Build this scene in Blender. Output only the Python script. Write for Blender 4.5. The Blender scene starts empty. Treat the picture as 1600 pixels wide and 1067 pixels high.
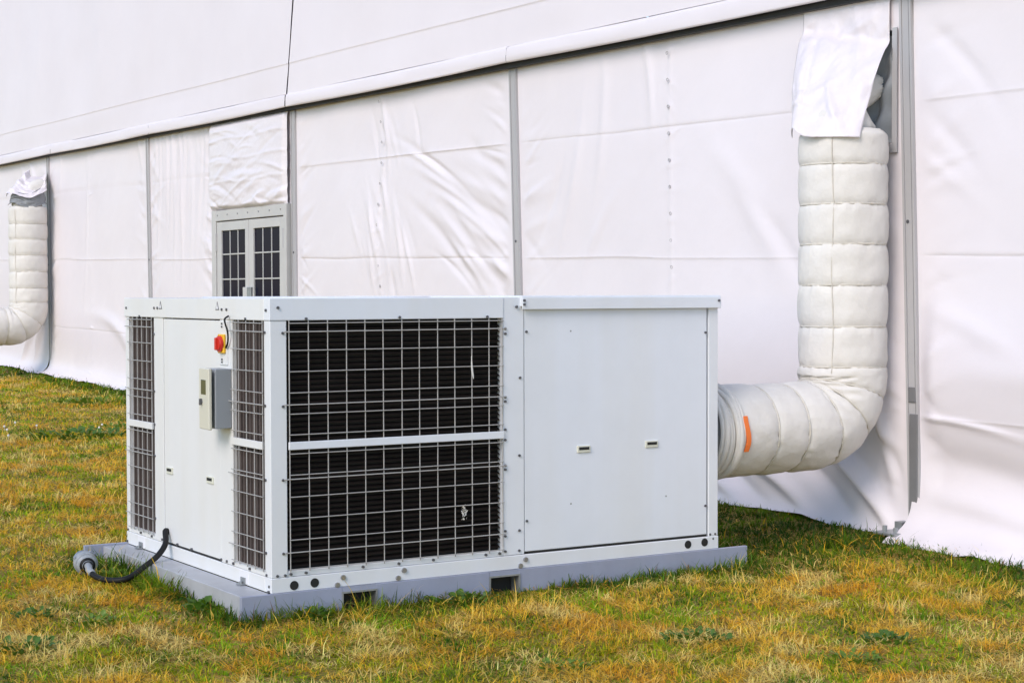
import bpy, bmesh, math, random
import numpy as np
from mathutils import Vector, Matrix, Euler

random.seed(7)
RNG = np.random.default_rng(11)
R = math.radians
S = bpy.context.scene
COL = S.collection

# ------------------------------------------------------------------ camera
CAM_POS = (-3.3417, -7.4616, 1.5263)
CAM_YAW, CAM_PITCH, CAM_ROLL = 32.09, -1.59, -0.14
cd = bpy.data.cameras.new("camera")
cam = bpy.data.objects.new("camera", cd)
COL.objects.link(cam)
cam.location = CAM_POS
_m = Matrix.Rotation(R(-CAM_YAW), 4, 'Z') @ Matrix.Rotation(R(90 + CAM_PITCH), 4, 'X') @ Matrix.Rotation(R(CAM_ROLL), 4, 'Z')
cam.rotation_euler = _m.to_euler()
cd.sensor_width = 36.0
cd.lens = 36.0 * 2704.4 / 1600.0
cd.clip_start = 0.1
cd.clip_end = 2000
S.camera = cam

# ------------------------------------------------------------------ world, sun, exposure
SUN_ELEV, SUN_AZ = 37.0, 245.0        # azimuth: direction TO the sun, degrees clockwise from +Y
w = bpy.data.worlds.new("World")
S.world = w
w.use_nodes = True
nt = w.node_tree
nt.nodes.clear()
sky = nt.nodes.new("ShaderNodeTexSky")
sky.sky_type = 'NISHITA'
sky.sun_disc = False
sky.sun_elevation = R(SUN_ELEV)
sky.sun_rotation = R(SUN_AZ)
sky.air_density = 1.0
sky.dust_density = 0.6
sky.ozone_density = 1.0
hs = nt.nodes.new("ShaderNodeHueSaturation")
hs.inputs['Saturation'].default_value = 1.1
bg = nt.nodes.new("ShaderNodeBackground")
bg.inputs['Strength'].default_value = 0.15
wo = nt.nodes.new("ShaderNodeOutputWorld")
nt.links.new(sky.outputs[0], hs.inputs['Color'])
nt.links.new(hs.outputs[0], bg.inputs['Color'])
nt.links.new(bg.outputs[0], wo.inputs['Surface'])

sd = bpy.data.lights.new("sun", 'SUN')
sd.energy = 1.45
sd.angle = R(28)
sd.color = (1.0, 0.89, 0.815)
sun = bpy.data.objects.new("sun", sd)
COL.objects.link(sun)
_d = Vector((math.sin(R(SUN_AZ)) * math.cos(R(SUN_ELEV)), math.cos(R(SUN_AZ)) * math.cos(R(SUN_ELEV)), math.sin(R(SUN_ELEV))))
sun.rotation_euler = _d.to_track_quat('Z', 'Y').to_euler()
sun.location = (-20, 10, 30)

S.view_settings.view_transform = 'Standard'
S.view_settings.look = 'None'
S.view_settings.gamma = 1.0
S.view_settings.exposure = 0.56

# ------------------------------------------------------------------ noise helpers (numpy)
_P = RNG.permutation(4096)
_V = RNG.random(4096)
def _hash(ix, iy):
    return _V[(_P[(ix.astype(np.int64) & 4095)] + iy.astype(np.int64)) & 4095]
def vnoise(x, y):
    x = np.asarray(x, float); y = np.asarray(y, float)
    ix = np.floor(x); iy = np.floor(y)
    fx = x - ix; fy = y - iy
    fx = fx * fx * (3 - 2 * fx); fy = fy * fy * (3 - 2 * fy)
    a = _hash(ix, iy); b = _hash(ix + 1, iy); c = _hash(ix, iy + 1); d = _hash(ix + 1, iy + 1)
    return (a * (1 - fx) + b * fx) * (1 - fy) + (c * (1 - fx) + d * fx) * fy
def fbm(x, y, o=4):
    s = 0; a = 0.5; t = 0
    for k in range(o):
        s = s + a * vnoise(x * 2 ** k + 17.3 * k, y * 2 ** k + 9.1 * k); t += a; a *= 0.5
    return s / t
def sstep(a, b, x):
    t = np.clip((np.asarray(x, float) - a) / (b - a), 0, 1)
    return t * t * (3 - 2 * t)

# ------------------------------------------------------------------ materials
MATS = {}
def mat(name, col, rough=0.5, metal=0.0, spec=0.5, var=0.0, vscale=3.0, bump=0.0, bscale=20.0, trans=0.0, streak=0.0, col2=None, stretch=(1, 1, 1), ridged=0.0):
    m = bpy.data.materials.new(name)
    m.use_nodes = True
    n = m.node_tree.nodes; l = m.node_tree.links
    b = n["Principled BSDF"]
    b.inputs['Roughness'].default_value = rough
    b.inputs['Metallic'].default_value = metal
    b.inputs['Specular IOR Level'].default_value = spec
    b.inputs['Base Color'].default_value = (*col, 1)
    tc = n.new("ShaderNodeTexCoord")
    mp = n.new("ShaderNodeMapping"); mp.inputs['Scale'].default_value = stretch
    l.new(tc.outputs['Object'], mp.inputs['Vector'])
    if var > 0 or col2:
        nz = n.new("ShaderNodeTexNoise"); nz.inputs['Scale'].default_value = vscale; nz.inputs['Detail'].default_value = 6; nz.inputs['Roughness'].default_value = 0.65
        l.new(mp.outputs[0], nz.inputs['Vector'])
        rp = n.new("ShaderNodeValToRGB")
        rp.color_ramp.elements[0].position = 0.35; rp.color_ramp.elements[1].position = 0.68
        c2 = col2 if col2 else tuple(c * (1 - var) for c in col)
        rp.color_ramp.elements[0].color = (*c2, 1); rp.color_ramp.elements[1].color = (*col, 1)
        l.new(nz.outputs['Fac'], rp.inputs['Fac']); l.new(rp.outputs['Color'], b.inputs['Base Color'])
        mr = n.new("ShaderNodeMapRange"); mr.inputs['To Min'].default_value = min(1, rough + 0.1); mr.inputs['To Max'].default_value = max(0.05, rough - 0.08)
        l.new(nz.outputs['Fac'], mr.inputs['Value']); l.new(mr.outputs[0], b.inputs['Roughness'])
    if bump > 0:
        nb = n.new("ShaderNodeTexNoise"); nb.inputs['Scale'].default_value = bscale; nb.inputs['Detail'].default_value = 5; nb.inputs['Roughness'].default_value = 0.55
        l.new(mp.outputs[0], nb.inputs['Vector'])
        bp = n.new("ShaderNodeBump"); bp.inputs['Strength'].default_value = bump; bp.inputs['Distance'].default_value = 0.02
        l.new(nb.outputs['Fac'], bp.inputs['Height']); l.new(bp.outputs[0], b.inputs['Normal'])
    if streak > 0:
        ms = n.new("ShaderNodeMapping"); ms.inputs['Scale'].default_value = (5, 5, .35)
        l.new(tc.outputs['Object'], ms.inputs['Vector'])
        ns = n.new("ShaderNodeTexNoise"); ns.inputs['Scale'].default_value = 1.0; ns.inputs['Detail'].default_value = 4
        l.new(ms.outputs[0], ns.inputs['Vector'])
        rs = n.new("ShaderNodeValToRGB"); rs.color_ramp.elements[0].position = 0.25; rs.color_ramp.elements[1].position = 0.6
        k_ = 1 - streak; rs.color_ramp.elements[0].color = (k_, k_ * .985, k_ * .95, 1); rs.color_ramp.elements[1].color = (1, 1, 1, 1)
        l.new(ns.outputs['Fac'], rs.inputs['Fac'])
        mu = n.new("ShaderNodeMix"); mu.data_type = 'RGBA'; mu.blend_type = 'MULTIPLY'; mu.inputs[0].default_value = 1.0
        l.new(rp.outputs['Color'], mu.inputs[6]); l.new(rs.outputs['Color'], mu.inputs[7]); l.new(mu.outputs[2], b.inputs['Base Color'])
    if ridged > 0:
        nr = n.new("ShaderNodeTexNoise"); nr.noise_type = 'RIDGED_MULTIFRACTAL'; nr.inputs['Scale'].default_value = 1.5; nr.inputs['Detail'].default_value = 3; nr.inputs['Distortion'].default_value = .6
        l.new(mp.outputs[0], nr.inputs['Vector'])
        b2 = n.new("ShaderNodeBump"); b2.inputs['Strength'].default_value = ridged; b2.inputs['Distance'].default_value = 0.02
        l.new(nr.outputs['Fac'], b2.inputs['Height']); l.new(bp.outputs[0], b2.inputs['Normal']); l.new(b2.outputs[0], b.inputs['Normal'])
    if trans > 0:
        tr = n.new("ShaderNodeBsdfTranslucent"); tr.inputs['Color'].default_value = (*col, 1)
        mx = n.new("ShaderNodeMixShader"); mx.inputs[0].default_value = trans
        out = n["Material Output"]
        l.new(b.outputs[0], mx.inputs[1]); l.new(tr.outputs[0], mx.inputs[2]); l.new(mx.outputs[0], out.inputs['Surface'])
    MATS[name] = m
    return m

mat('fabric', (0.79, 0.740, 0.764), 0.42, spec=0.45, var=0.03, vscale=1.3, bump=0.14, bscale=6.0, ridged=0.10)
mat('fabric_upper', (0.785, 0.735, 0.760), 0.5, spec=0.4, var=0.04, vscale=0.8, bump=0.05, bscale=3.0)
mat('fabric_crinkle', (0.79, 0.740, 0.764), 0.36, spec=0.5, var=0.05, vscale=2.0, bump=0.35, bscale=11.0)
mat('duct', (0.755, 0.725, 0.675), 0.55, spec=0.3, var=0.10, vscale=5.0, bump=0.34, bscale=13.0)
mat('duct_seam', (0.66, 0.62, 0.54), 0.6, var=0.1, vscale=30)
mat('alu', (0.46, 0.45, 0.455), 0.45, metal=0.0, var=0.12, vscale=4.0, stretch=(1, 1, 0.2))
mat('alu_dark', (0.10, 0.10, 0.10), 0.55, var=0.2)
mat('eave', (0.018, 0.018, 0.018), 0.6, var=0.2)
mat('door_white', (0.55, 0.54, 0.525), 0.4, var=0.08, vscale=5)
mat('paint_skylit', (0.765, 0.803, 0.865), 0.33, spec=0.5, var=0.045, vscale=2.2, bump=0.015, bscale=4.0, streak=.025)  # front-face copy of the unit paint, blue skylight put into the colour
mat('paint_sunlit', (0.76, 0.77, 0.775), 0.36, spec=0.5, var=0.05, vscale=2.2, bump=0.015, bscale=4.0, streak=.025)  # left-face copy of the same paint, sun warmth put into the colour
mat('paint_shell', (0.76, 0.785, 0.82), 0.36, spec=0.5, var=0.05, vscale=3.0, streak=.025)  # same paint again, tinted midway between the two lit copies
mat('box_cream', (0.67, 0.65, 0.54), 0.4, var=0.05)
mat('box_grey', (0.32, 0.345, 0.37), 0.45, var=0.05)
mat('skid', (0.335, 0.365, 0.475), 0.38, var=0.10, vscale=4, streak=.1)
mat('skid_worn', (0.43, 0.44, 0.47), 0.42, var=0.12, vscale=5, streak=.1)
mat('alu_shaded', (0.19, 0.19, 0.195), 0.5, var=0.15, vscale=5)
mat('galv', (0.42, 0.44, 0.45), 0.42, metal=0.6, var=0.3, vscale=9)
mat('wire', (0.43, 0.42, 0.405), 0.45, var=0.15, vscale=20)
mat('bolt', (0.13, 0.13, 0.14), 0.45, metal=0.5)
mat('bolt_zinc', (0.38, 0.38, 0.40), 0.35, metal=0.8)
mat('black', (0.012, 0.012, 0.012), 0.7)
mat('coil_black', (0.021, 0.016, 0.014), 0.55, spec=0.12, var=0.4, vscale=8)
mat('coil_brown', (0.115, 0.09, 0.082), 0.65, var=0.3, vscale=14, stretch=(1, 4, 0.6))
mat('lining', (0.27, 0.285, 0.30), 0.6, var=0.15, vscale=9)
mat('lcd', (0.11, 0.11, 0.055), 0.2)
mat('red', (0.62, 0.035, 0.02), 0.35)
mat('yellow', (0.80, 0.46, 0.02), 0.4)
mat('orange', (0.90, 0.20, 0.03), 0.5)
mat('rubber', (0.010, 0.010, 0.010), 0.55, spec=0.25)
mat('plug', (0.36, 0.39, 0.42), 0.4, var=0.3, vscale=30)
mat('handle_cream', (0.66, 0.66, 0.56), 0.45)
mat('ink', (0.12, 0.12, 0.13), 0.5)
mat('sticker', (0.78, 0.78, 0.80), 0.4)
mat('feather', (0.70, 0.68, 0.64), 0.7)
mat('weed', (0.095, 0.205, 0.016), 0.5, var=0.4, vscale=30, trans=0.25)
mat('weed_light', (0.17, 0.29, 0.02), 0.5, var=0.4, vscale=30, trans=0.25)
mat('stem', (0.10, 0.14, 0.03), 0.6)
mat('paper', (0.75, 0.77, 0.85), 0.6)

g = bpy.data.materials.new('glass'); g.use_nodes = True
gb = g.node_tree.nodes["Principled BSDF"]
gb.inputs['Base Color'].default_value = (0.010, 0.010, 0.024, 1)
gb.inputs['Roughness'].default_value = 0.06
gb.inputs['IOR'].default_value = 1.45
gb.inputs['Specular IOR Level'].default_value = 0.03
MATS['glass'] = g

# grass blade material: per-blade colour
gm = bpy.data.materials.new('grass_blades'); gm.use_nodes = True
n = gm.node_tree.nodes; l = gm.node_tree.links
b = n["Principled BSDF"]; b.inputs['Roughness'].default_value = 0.6; b.inputs['Specular IOR Level'].default_value = 0.25
at = n.new("ShaderNodeAttribute"); at.attribute_name = "blade_colour"
l.new(at.outputs['Color'], b.inputs['Base Color'])
tr = n.new("ShaderNodeBsdfTranslucent"); l.new(at.outputs['Color'], tr.inputs['Color'])
mx = n.new("ShaderNodeMixShader"); mx.inputs[0].default_value = 0.42
l.new(b.outputs[0], mx.inputs[1]); l.new(tr.outputs[0], mx.inputs[2]); l.new(mx.outputs[0], n["Material Output"].inputs['Surface'])
MATS['grass'] = gm

# ground soil/thatch
sm = bpy.data.materials.new('soil'); sm.use_nodes = True
n = sm.node_tree.nodes; l = sm.node_tree.links; b = n["Principled BSDF"]; b.inputs['Roughness'].default_value = 0.9
tc = n.new("ShaderNodeTexCoord")
n1 = n.new("ShaderNodeTexNoise"); n1.inputs['Scale'].default_value = 0.9; n1.inputs['Detail'].default_value = 8; n1.inputs['Roughness'].default_value = 0.7
l.new(tc.outputs['Object'], n1.inputs['Vector'])
rp = n.new("ShaderNodeValToRGB")
rp.color_ramp.elements[0].position = 0.38; rp.color_ramp.elements[0].color = (0.20, 0.19, 0.022, 1)
rp.color_ramp.elements[1].position = 0.6; rp.color_ramp.elements[1].color = (0.46, 0.29, 0.05, 1)
l.new(n1.outputs['Fac'], rp.inputs['Fac'])
n2 = n.new("ShaderNodeTexNoise"); n2.inputs['Scale'].default_value = 60; n2.inputs['Detail'].default_value = 5
l.new(tc.outputs['Object'], n2.inputs['Vector'])
mm = n.new("ShaderNodeMix"); mm.data_type = 'RGBA'; mm.blend_type = 'MULTIPLY'; mm.inputs[0].default_value = 0.8
rp2 = n.new("ShaderNodeValToRGB"); rp2.color_ramp.elements[0].position = 0.3; rp2.color_ramp.elements[0].color = (0.45, 0.38, 0.25, 1); rp2.color_ramp.elements[1].position = 0.7
l.new(n2.outputs['Fac'], rp2.inputs['Fac'])
l.new(rp.outputs[0], mm.inputs[6]); l.new(rp2.outputs[0], mm.inputs[7]); l.new(mm.outputs[2], b.inputs['Base Color'])
bp = n.new("ShaderNodeBump"); bp.inputs['Strength'].default_value = 0.6; bp.inputs['Distance'].default_value = 0.03
l.new(n2.outputs['Fac'], bp.inputs['Height']); l.new(bp.outputs[0], b.inputs['Normal'])
MATS['soil'] = sm

# ------------------------------------------------------------------ object helpers
def link(name, me, material=None, parent=None, loc=None, smooth=False):
    o = bpy.data.objects.new(name, me)
    COL.objects.link(o)
    if material is not None and not me.materials:
        me.materials.append(MATS[material])
    if parent is not None:
        o.parent = parent
    if loc is not None:
        o.location = loc
    if smooth:
        me.polygons.foreach_set('use_smooth', np.ones(len(me.polygons), bool))
    return o
def tag(o, label=None, cat=None, group=None, kind=None):
    if label: o['label'] = label
    if cat: o['category'] = cat
    if group: o['group'] = group
    if kind: o['kind'] = kind
    return o
def empty(name, loc, label, cat, group=None):
    o = bpy.data.objects.new(name, None); COL.objects.link(o); o.location = loc
    o.empty_display_size = 0.1
    return tag(o, label, cat, group)

class MB:
    """collects simple solids into ONE mesh"""
    def __init__(s): s.bm = bmesh.new()
    def box(s, x0, x1, y0, y1, z0, z1, bev=0.0, seg=1):
        r = bmesh.ops.create_cube(s.bm, size=1.0)
        vs = r['verts']
        for v in vs:
            v.co = Vector((x0 + (v.co.x + .5) * (x1 - x0), y0 + (v.co.y + .5) * (y1 - y0), z0 + (v.co.z + .5) * (z1 - z0)))
        if bev > 0:
            es = list({e for v in vs for e in v.link_edges})
            bmesh.ops.bevel(s.bm, geom=es, offset=bev, segments=seg, affect='EDGES', profile=0.5)
        return s
    def cyl(s, p0, p1, r, n=8, r2=None):
        p0 = Vector(p0); p1 = Vector(p1); d = p1 - p0
        M = Matrix.Translation((p0 + p1) / 2) @ d.to_track_quat('Z', 'Y').to_matrix().to_4x4()
        bmesh.ops.create_cone(s.bm, cap_ends=True, segments=n, radius1=r, radius2=r if r2 is None else r2, depth=d.length, matrix=M)
        return s
    def poly(s, pts):
        s.bm.faces.new([s.bm.verts.new(p) for p in pts]); return s
    def prism(s, pts, off):
        a = [s.bm.verts.new(p) for p in pts]; b_ = [s.bm.verts.new(Vector(p) + Vector(off)) for p in pts]
        s.bm.faces.new(a); s.bm.faces.new(b_[::-1])
        for i in range(len(a)):
            j = (i + 1) % len(a); s.bm.faces.new((a[j], a[i], b_[i], b_[j]))
        return s
    def mesh(s, name):
        bmesh.ops.recalc_face_normals(s.bm, faces=s.bm.faces)
        me = bpy.data.meshes.new(name); s.bm.to_mesh(me); s.bm.free(); return me
    def build(s, name, material, parent=None, smooth=False, loc=None):
        return link(name, s.mesh(name), material, parent, loc, smooth)

def tube_mesh(name, pts, rad, n=10, cap=True):
    """tube along a polyline"""
    pts = [Vector(p) for p in pts]
    rads = rad if hasattr(rad, '__len__') else [rad] * len(pts)
    vs = []; fs = []
    up = Vector((0, 0, 1)); prev = None
    for i, p in enumerate(pts):
        t = (pts[min(i + 1, len(pts) - 1)] - pts[max(i - 1, 0)]).normalized()
        if prev is None:
            u = t.cross(up if abs(t.z) < .9 else Vector((1, 0, 0))).normalized()
        else:
            u = (prev - t * prev.dot(t)).normalized()
        prev = u; v = t.cross(u)
        for k in range(n):
            a = 2 * math.pi * k / n
            vs.append(p + (u * math.cos(a) + v * math.sin(a)) * rads[i])
    for i in range(len(pts) - 1):
        for k in range(n):
            k2 = (k + 1) % n
            fs.append((i * n + k, i * n + k2, (i + 1) * n + k2, (i + 1) * n + k))
    if cap:
        fs.append(tuple(range(n))[::-1]); fs.append(tuple((len(pts) - 1) * n + k for k in range(n)))
    me = bpy.data.meshes.new(name); me.from_pydata([tuple(v) for v in vs], [], fs); me.update()
    return me
def spline(pts, n=8):
    pts = [Vector(p) for p in pts]; out = []
    P_ = [pts[0] * 2 - pts[1]] + pts + [pts[-1] * 2 - pts[-2]]
    for i in range(1, len(P_) - 2):
        for k in range(n):
            t = k / n
            a, b_, c, d = P_[i - 1], P_[i], P_[i + 1], P_[i + 2]
            out.append(0.5 * ((2 * b_) + (c - a) * t + (2 * a - 5 * b_ + 4 * c - d) * t * t + (3 * b_ - a - 3 * c + d) * t ** 3))
    out.append(pts[-1]); return out
def grid_mesh(name, X, Y, Z, keep=None):
    """X, Y, Z: 2-D arrays of a sheet's vertices"""
    nv, nu = X.shape
    co = np.stack([X, Y, Z], -1).reshape(-1, 3)
    idx = np.arange(nv * nu).reshape(nv, nu)
    q = np.stack([idx[:-1, :-1], idx[:-1, 1:], idx[1:, 1:], idx[1:, :-1]], -1).reshape(-1, 4)
    if keep is not None: q = q[keep.reshape(-1)]
    me = bpy.data.meshes.new(name)
    me.vertices.add(len(co)); me.vertices.foreach_set('co', co.ravel())
    me.loops.add(q.size); me.loops.foreach_set('vertex_index', q.ravel().astype(np.int32))
    me.polygons.add(len(q)); me.polygons.foreach_set('loop_start', np.arange(0, q.size, 4, dtype=np.int32))
    me.polygons.foreach_set('use_smooth', np.ones(len(q), bool))
    me.update(calc_edges=True); me.validate()
    return me

# ------------------------------------------------------------------ ground
def gz(x, y):
    return 0.02 * np.clip(y, -14, 45) + 0.035 * np.clip(x - 2.6, 0, 3)
def make_ground():
    xs = np.array([-600, -200, -60, -12, -6, -3, -1, 1, 2.6, 4.2, 5.6, 12, 60, 200, 600.])
    ys = np.array([-600, -200, -60, -14, -8, -4, -2, 0, 2, 5, 10, 20, 30, 45, 100, 300, 600.])
    X, Y = np.meshgrid(xs, ys)
    o = link('ground', grid_mesh('ground', X, Y, gz(X, Y)), 'soil')
    tag(o, kind='structure')
make_ground()

# ------------------------------------------------------------------ tent
XW = 4.2
tent = empty('tent', (4.2, 8.0, 0.1), 'large white fabric event tent with grey posts behind the air conditioning unit', 'tent')
TL = Vector(tent.location)
def tl(o):                      # child in world coordinates
    if o.parent is tent: o.matrix_parent_inverse = Matrix.Translation(-TL)
    return o
def zv(y, v): return v + 0.017 * y
SEAMS = (0.79, 1.74, 2.67)
def eave_z(y): return 3.352 + 0.0085 * y
def ridge(Y, V, y, v, ang, ln, wd, amp):
    """a fold: gaussian ridge along a short slanted line"""
    ca, sa = math.cos(ang), math.sin(ang)
    dy = Y - y; dv = V - v
    a = dy * ca + dv * sa; b_ = -dy * sa + dv * ca
    b_ = b_ + 0.08 * a * a / max(ln, .1)
    return amp * np.exp(-(b_ / wd) ** 2) * np.exp(-(a / ln) ** 2)
def panel(name, y0, y1, res, seed, folds=(), lace=None, skirt=0.10, lean0=0.03, lean1=0.03, hole=None, base0=0.0, base1=0.0, amp=1.0, belly=0.0, ztop=None):
    rg = np.random.default_rng(seed)
    y0 -= .028; y1 += .028
    ny = max(12, int((y1 - y0) / res)); nv_ = int(3.36 / res)
    u = np.linspace(0, 1, ny); 
    Yb = y0 + (y1 - y0) * u
    # V runs from the ground to the eave
    t = np.linspace(0, 1, nv_)
    hh = 3.30 - .003 * y0
    for s_ in SEAMS: t = np.concatenate([t, (s_ - .064 + np.linspace(-.035, .035, 13)) / hh])
    t = np.unique(np.clip(np.concatenate([t, np.linspace(0, .07, 22)]), 0, 1))
    U, T = np.meshgrid(u, t)
    Y = y0 + (y1 - y0) * U
    g0 = gz(np.full_like(Y, XW), Y) + 0.0
    top = (eave_z(Y) if ztop is None else ztop) + 0.02
    Z = g0 + (top - g0) * T
    V = Z - 0.017 * Y
    d = np.zeros_like(Y)
    d += 0.02 * np.sin(np.pi * U) * np.sin(np.pi * np.clip(T, 0, 1)) * amp
    # crease lines: the cloth was folded in storage
    for k, s_ in enumerate(SEAMS):
        wob = s_ + 0.008 * (vnoise(Y * 1.3 + seed, Y * 0 + k) - .5) * 2
        on = 0.35 + 0.65 * vnoise(Y * 0.9 + seed * 3, Y * 0 + k * 7.7)
        d += amp * 0.0065 * on * np.exp(-np.abs(V - wob) / 0.009) * (1 if (k + seed) % 2 else -1)
        d += amp * 0.003 * on * np.tanh((V - wob) / 0.012) * np.exp(-np.abs(V - wob) / 0.10)
    # loose waves
    d += amp * 0.030 * (fbm(Y * 0.9 + seed * 5, V * 0.7, 2) - .5)
    d += amp * 0.012 * (fbm(Y * 2.3 + V * 1.6 + seed * 9, V * 1.2 - Y * .5, 3) - .5)
    # pulls at both edges, pointing away from the posts
    for side in (0, 1):
        for k in range(40):
            v = rg.uniform(0.3, 3.2); ye = y0 if side == 0 else y1
            ln = rg.uniform(.12, .38); ang = rg.uniform(.25, .8) * (1 if side == 0 else -1) * (1 if rg.random() < .85 else -1)
            d += amp * ridge(Y, V, ye + (ln * .3 if side == 0 else -ln * .3), v, ang, ln, rg.uniform(.015, .05), rg.uniform(-.010, .012))
    for f in folds: d += ridge(Y, V, *f)
    d += belly * (np.exp(-((V - 1.02) / .42) ** 2) - .55 * np.exp(-((V - .42) / .22) ** 2))
    if lace is not None:
        d += 0.006 * np.exp(-np.abs(Y - lace(V)) / 0.018)
        for k in range(16):
            v = .2 + k * .2
            d += ridge(Y, V, float(lace(np.array(v))), v + rg.uniform(-.03, .03), rg.uniform(-.8, .8), rg.uniform(.04, .12), .012, rg.uniform(.003, .008))
    d *= sstep(.004, .05, U) * sstep(.004, .05, 1 - U)
    d *= sstep(0, .02, 1 - T) * .8 + .2
    # skirt kicks out along the ground
    hgt = Z - g0
    sk = skirt * (0.75 + 0.5 * vnoise(Y * 2.1 + seed, Y * 0 + 3.3))
    d += sk * np.exp(-hgt / 0.065) + 0.18 * sk * np.exp(-hgt / 0.3)
    Z = Z + np.where(T <= 0, base0 + (base1 - base0) * U, 0) + (0.045 * (vnoise(Y * 3.1, Y * 0 + seed) - .3) + .02 * (vnoise(Y * 9.1, Y * 0 + seed) - .5)) * np.exp(-hgt / .05)
    ln_ = lean0 + (lean1 - lean0) * U
    Y2 = Y + ln_ * (Z - 1.5)
    keep = None
    if hole is not None:
        hy0, hy1, hv0, hv1 = hole
        yc = (Y2[:-1, :-1] + Y2[1:, 1:]) / 2; zc = (Z[:-1, :-1] + Z[1:, 1:]) / 2
        keep = ~((yc > hy0) & (yc < hy1) & (zc > hv0) & (zc < hv1))
    o = link(name, grid_mesh(name, XW - d, Y2, Z, keep), 'fabric', tent)
    return tl(o)

def F(*a): return a
# folds given by hand (y, v, angle, length, width, height): the ones that stand out in the photograph
foldsB = [F(3.6, 2.35, 1.9, .5, .05, .012), F(3.9, 2.2, 2.1, .35, .04, -.010), F(3.2, 2.75, 1.7, .5, .05, .012), F(1.5, 2.1, .9, .5, .10, .015), F(1.25, 1.9, .8, .4, .07, -.012),
          F(2.6, 3.05, 1.4, .45, .05, .014), F(2.55, 2.9, 1.5, .3, .03, -.008), F(3.3, 1.95, -.9, .35, .05, .010),
          # under the duct: the cloth hangs in big slanting folds
          F(.55, .38, .62, .50, .055, .085), F(.95, .36, .55, .45, .07, -.06), F(1.45, .36, .40, .45, .055, .075), F(1.9, .30, .3, .45, .06, -.05), F(.32, .72, 1.25, .4, .05, .05), F(2.2, .30, .25, .5, .05, .05), F(.22, .5, 1.0, .3, .035, -.03), F(1.2, .62, .5, .35, .06, .04)]
foldsC = []
rg = np.random.default_rng(5)
for k in range(34):
    y = 6.75 + rg.normal(0, .28); v = rg.uniform(1.4, 2.95)
    foldsC.append(F(y, v, math.pi / 2 - rg.uniform(.15, .55), rg.uniform(.12, .38), rg.uniform(.018, .045), rg.uniform(-.012, .018)))
for k in range(30):
    y = 4.6 + abs(rg.normal(0, .75)); v = rg.uniform(1.55, 2.75)
    foldsC.append(F(y, v, rg.uniform(.25, .75), rg.uniform(.15, .55), rg.uniform(.02, .07), rg.uniform(-.018, .026)))
for k in range(7):
    foldsC.append(F(4.75 + .16 * k, 1.86 + .11 * k, .5, .6, .035, .022 * (1 if k % 2 else -.8)))
foldsD = []
for k in range(16):
    foldsD.append(F(11.0 + 1.8 * k / 16 + rg.uniform(-.05, .05), rg.uniform(2.4, 3.0), 1.57 + rg.uniform(-.06, .06), rg.uniform(.5, 1.1), rg.uniform(.02, .05), rg.uniform(.008, .028)))
for k in range(10):
    foldsD.append(F(10.95, rg.uniform(1.5, 2.4), .3, .12, .02, .014))
foldsE = [F(15.2, 2.6, 1.6, 1.2, .03, .016), F(13.2, 3.1, 1.3, .3, .05, .02), F(16.4, 2.9, 1.75, .4, .05, .014), F(14.2, .9, .2, .8, .08, .02), F(13.6, .6, .5, .7, .1, .03)]
foldsF = [F(18.0, 2.6, 1.2, .5, .05, .03), F(18.4, 2.3, 1.3, .5, .05, -.025), F(17.6, 2.9, .9, .3, .04, .03), F(17.4, .7, -.9, .4, .06, .07), F(17.9, .6, -.6, .5, .06, .06)]
foldsA = [F(-.35, 2.9, .75, .35, .05, -.012), F(-.25, 2.45, .7, .3, .05, -.010), F(-.4, 1.35, .3, .4, .06, .012), F(-.6, .5, .15, .6, .09, -.03), F(-.5, .3, .1, .8, .07, .03), F(-1.0, 1.05, .1, .8, .09, .012), F(-.3, .78, .05, .6, .022, .018)]

pA = panel('wall_panel', -4.4, 0.005, 0.025, 1, foldsA, skirt=0.20, belly=.075, lean0=0, lean1=.010, base0=-.02, base1=-.02)
pB = panel('wall_panel', 0.115, 4.40, 0.022, 2, foldsB, lace=lambda v: 2.37 + 0 * v, skirt=0.06, belly=.03, lean0=.03, lean1=.04, hole=(0.20, 0.93, 2.42, 3.12))
pC = panel('wall_panel', 4.545, 8.665, 0.022, 3, foldsC, lace=lambda v: 6.9 - .04 * v + .05 * np.sin(v * 4), lean0=.04, lean1=.012, amp=1.2)
pD = panel('wall_panel', 10.83, 12.86, 0.03, 4, foldsD, lean0=.0, lean1=.03)
pE = panel('wall_panel', 12.97, 16.90, 0.035, 6, foldsE, lace=lambda v: 15.1 + 0 * v, lean0=.03, lean1=.017, skirt=.14)
pF = panel('wall_panel', 17.03, 21.2, 0.035, 8, foldsF, lean0=.017, lean1=.02, skirt=.14)
pG = panel('wall_panel', 8.84, 10.83, 0.06, 9, (), lean0=0, lean1=0)           # strip over the door, behind the curtain
for o, lb in ((pA, 'smooth panel right of the nearest post'), (pC, 'panel with a crinkled laced seam'), (pD, 'panel hanging in upright folds beside the door')):
    o['label'] = lb
# the strip over the door starts above the door head
me = pG.data
bm = bmesh.new(); bm.from_mesh(me)
bmesh.ops.delete(bm, geom=[v for v in bm.verts if v.co.z < 2.44], context='VERTS')
bm.to_mesh(me); bm.free()

# laced seams: little eyelets along panel B and C
ring = tube_mesh('eyelet', [(0, .011 * math.cos(a), .011 * math.sin(a)) for a in np.linspace(0, 2 * math.pi, 9)], .003, 5, cap=False)
ring.materials.append(MATS['alu'])
for par, yy, n0 in ((pB, lambda v: 2.37 + .035 * (v - 1.5), 12), (pC, lambda v: 6.9 - .04 * v + .05 * math.sin(v * 4) + .025 * (v - 1.5), 12)):
    for k in range(n0):
        v = 1.1 + k * .19
        o = link('eyelet', ring, None, par, (XW - .033 , yy(v), zv(yy(v), v)))

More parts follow.
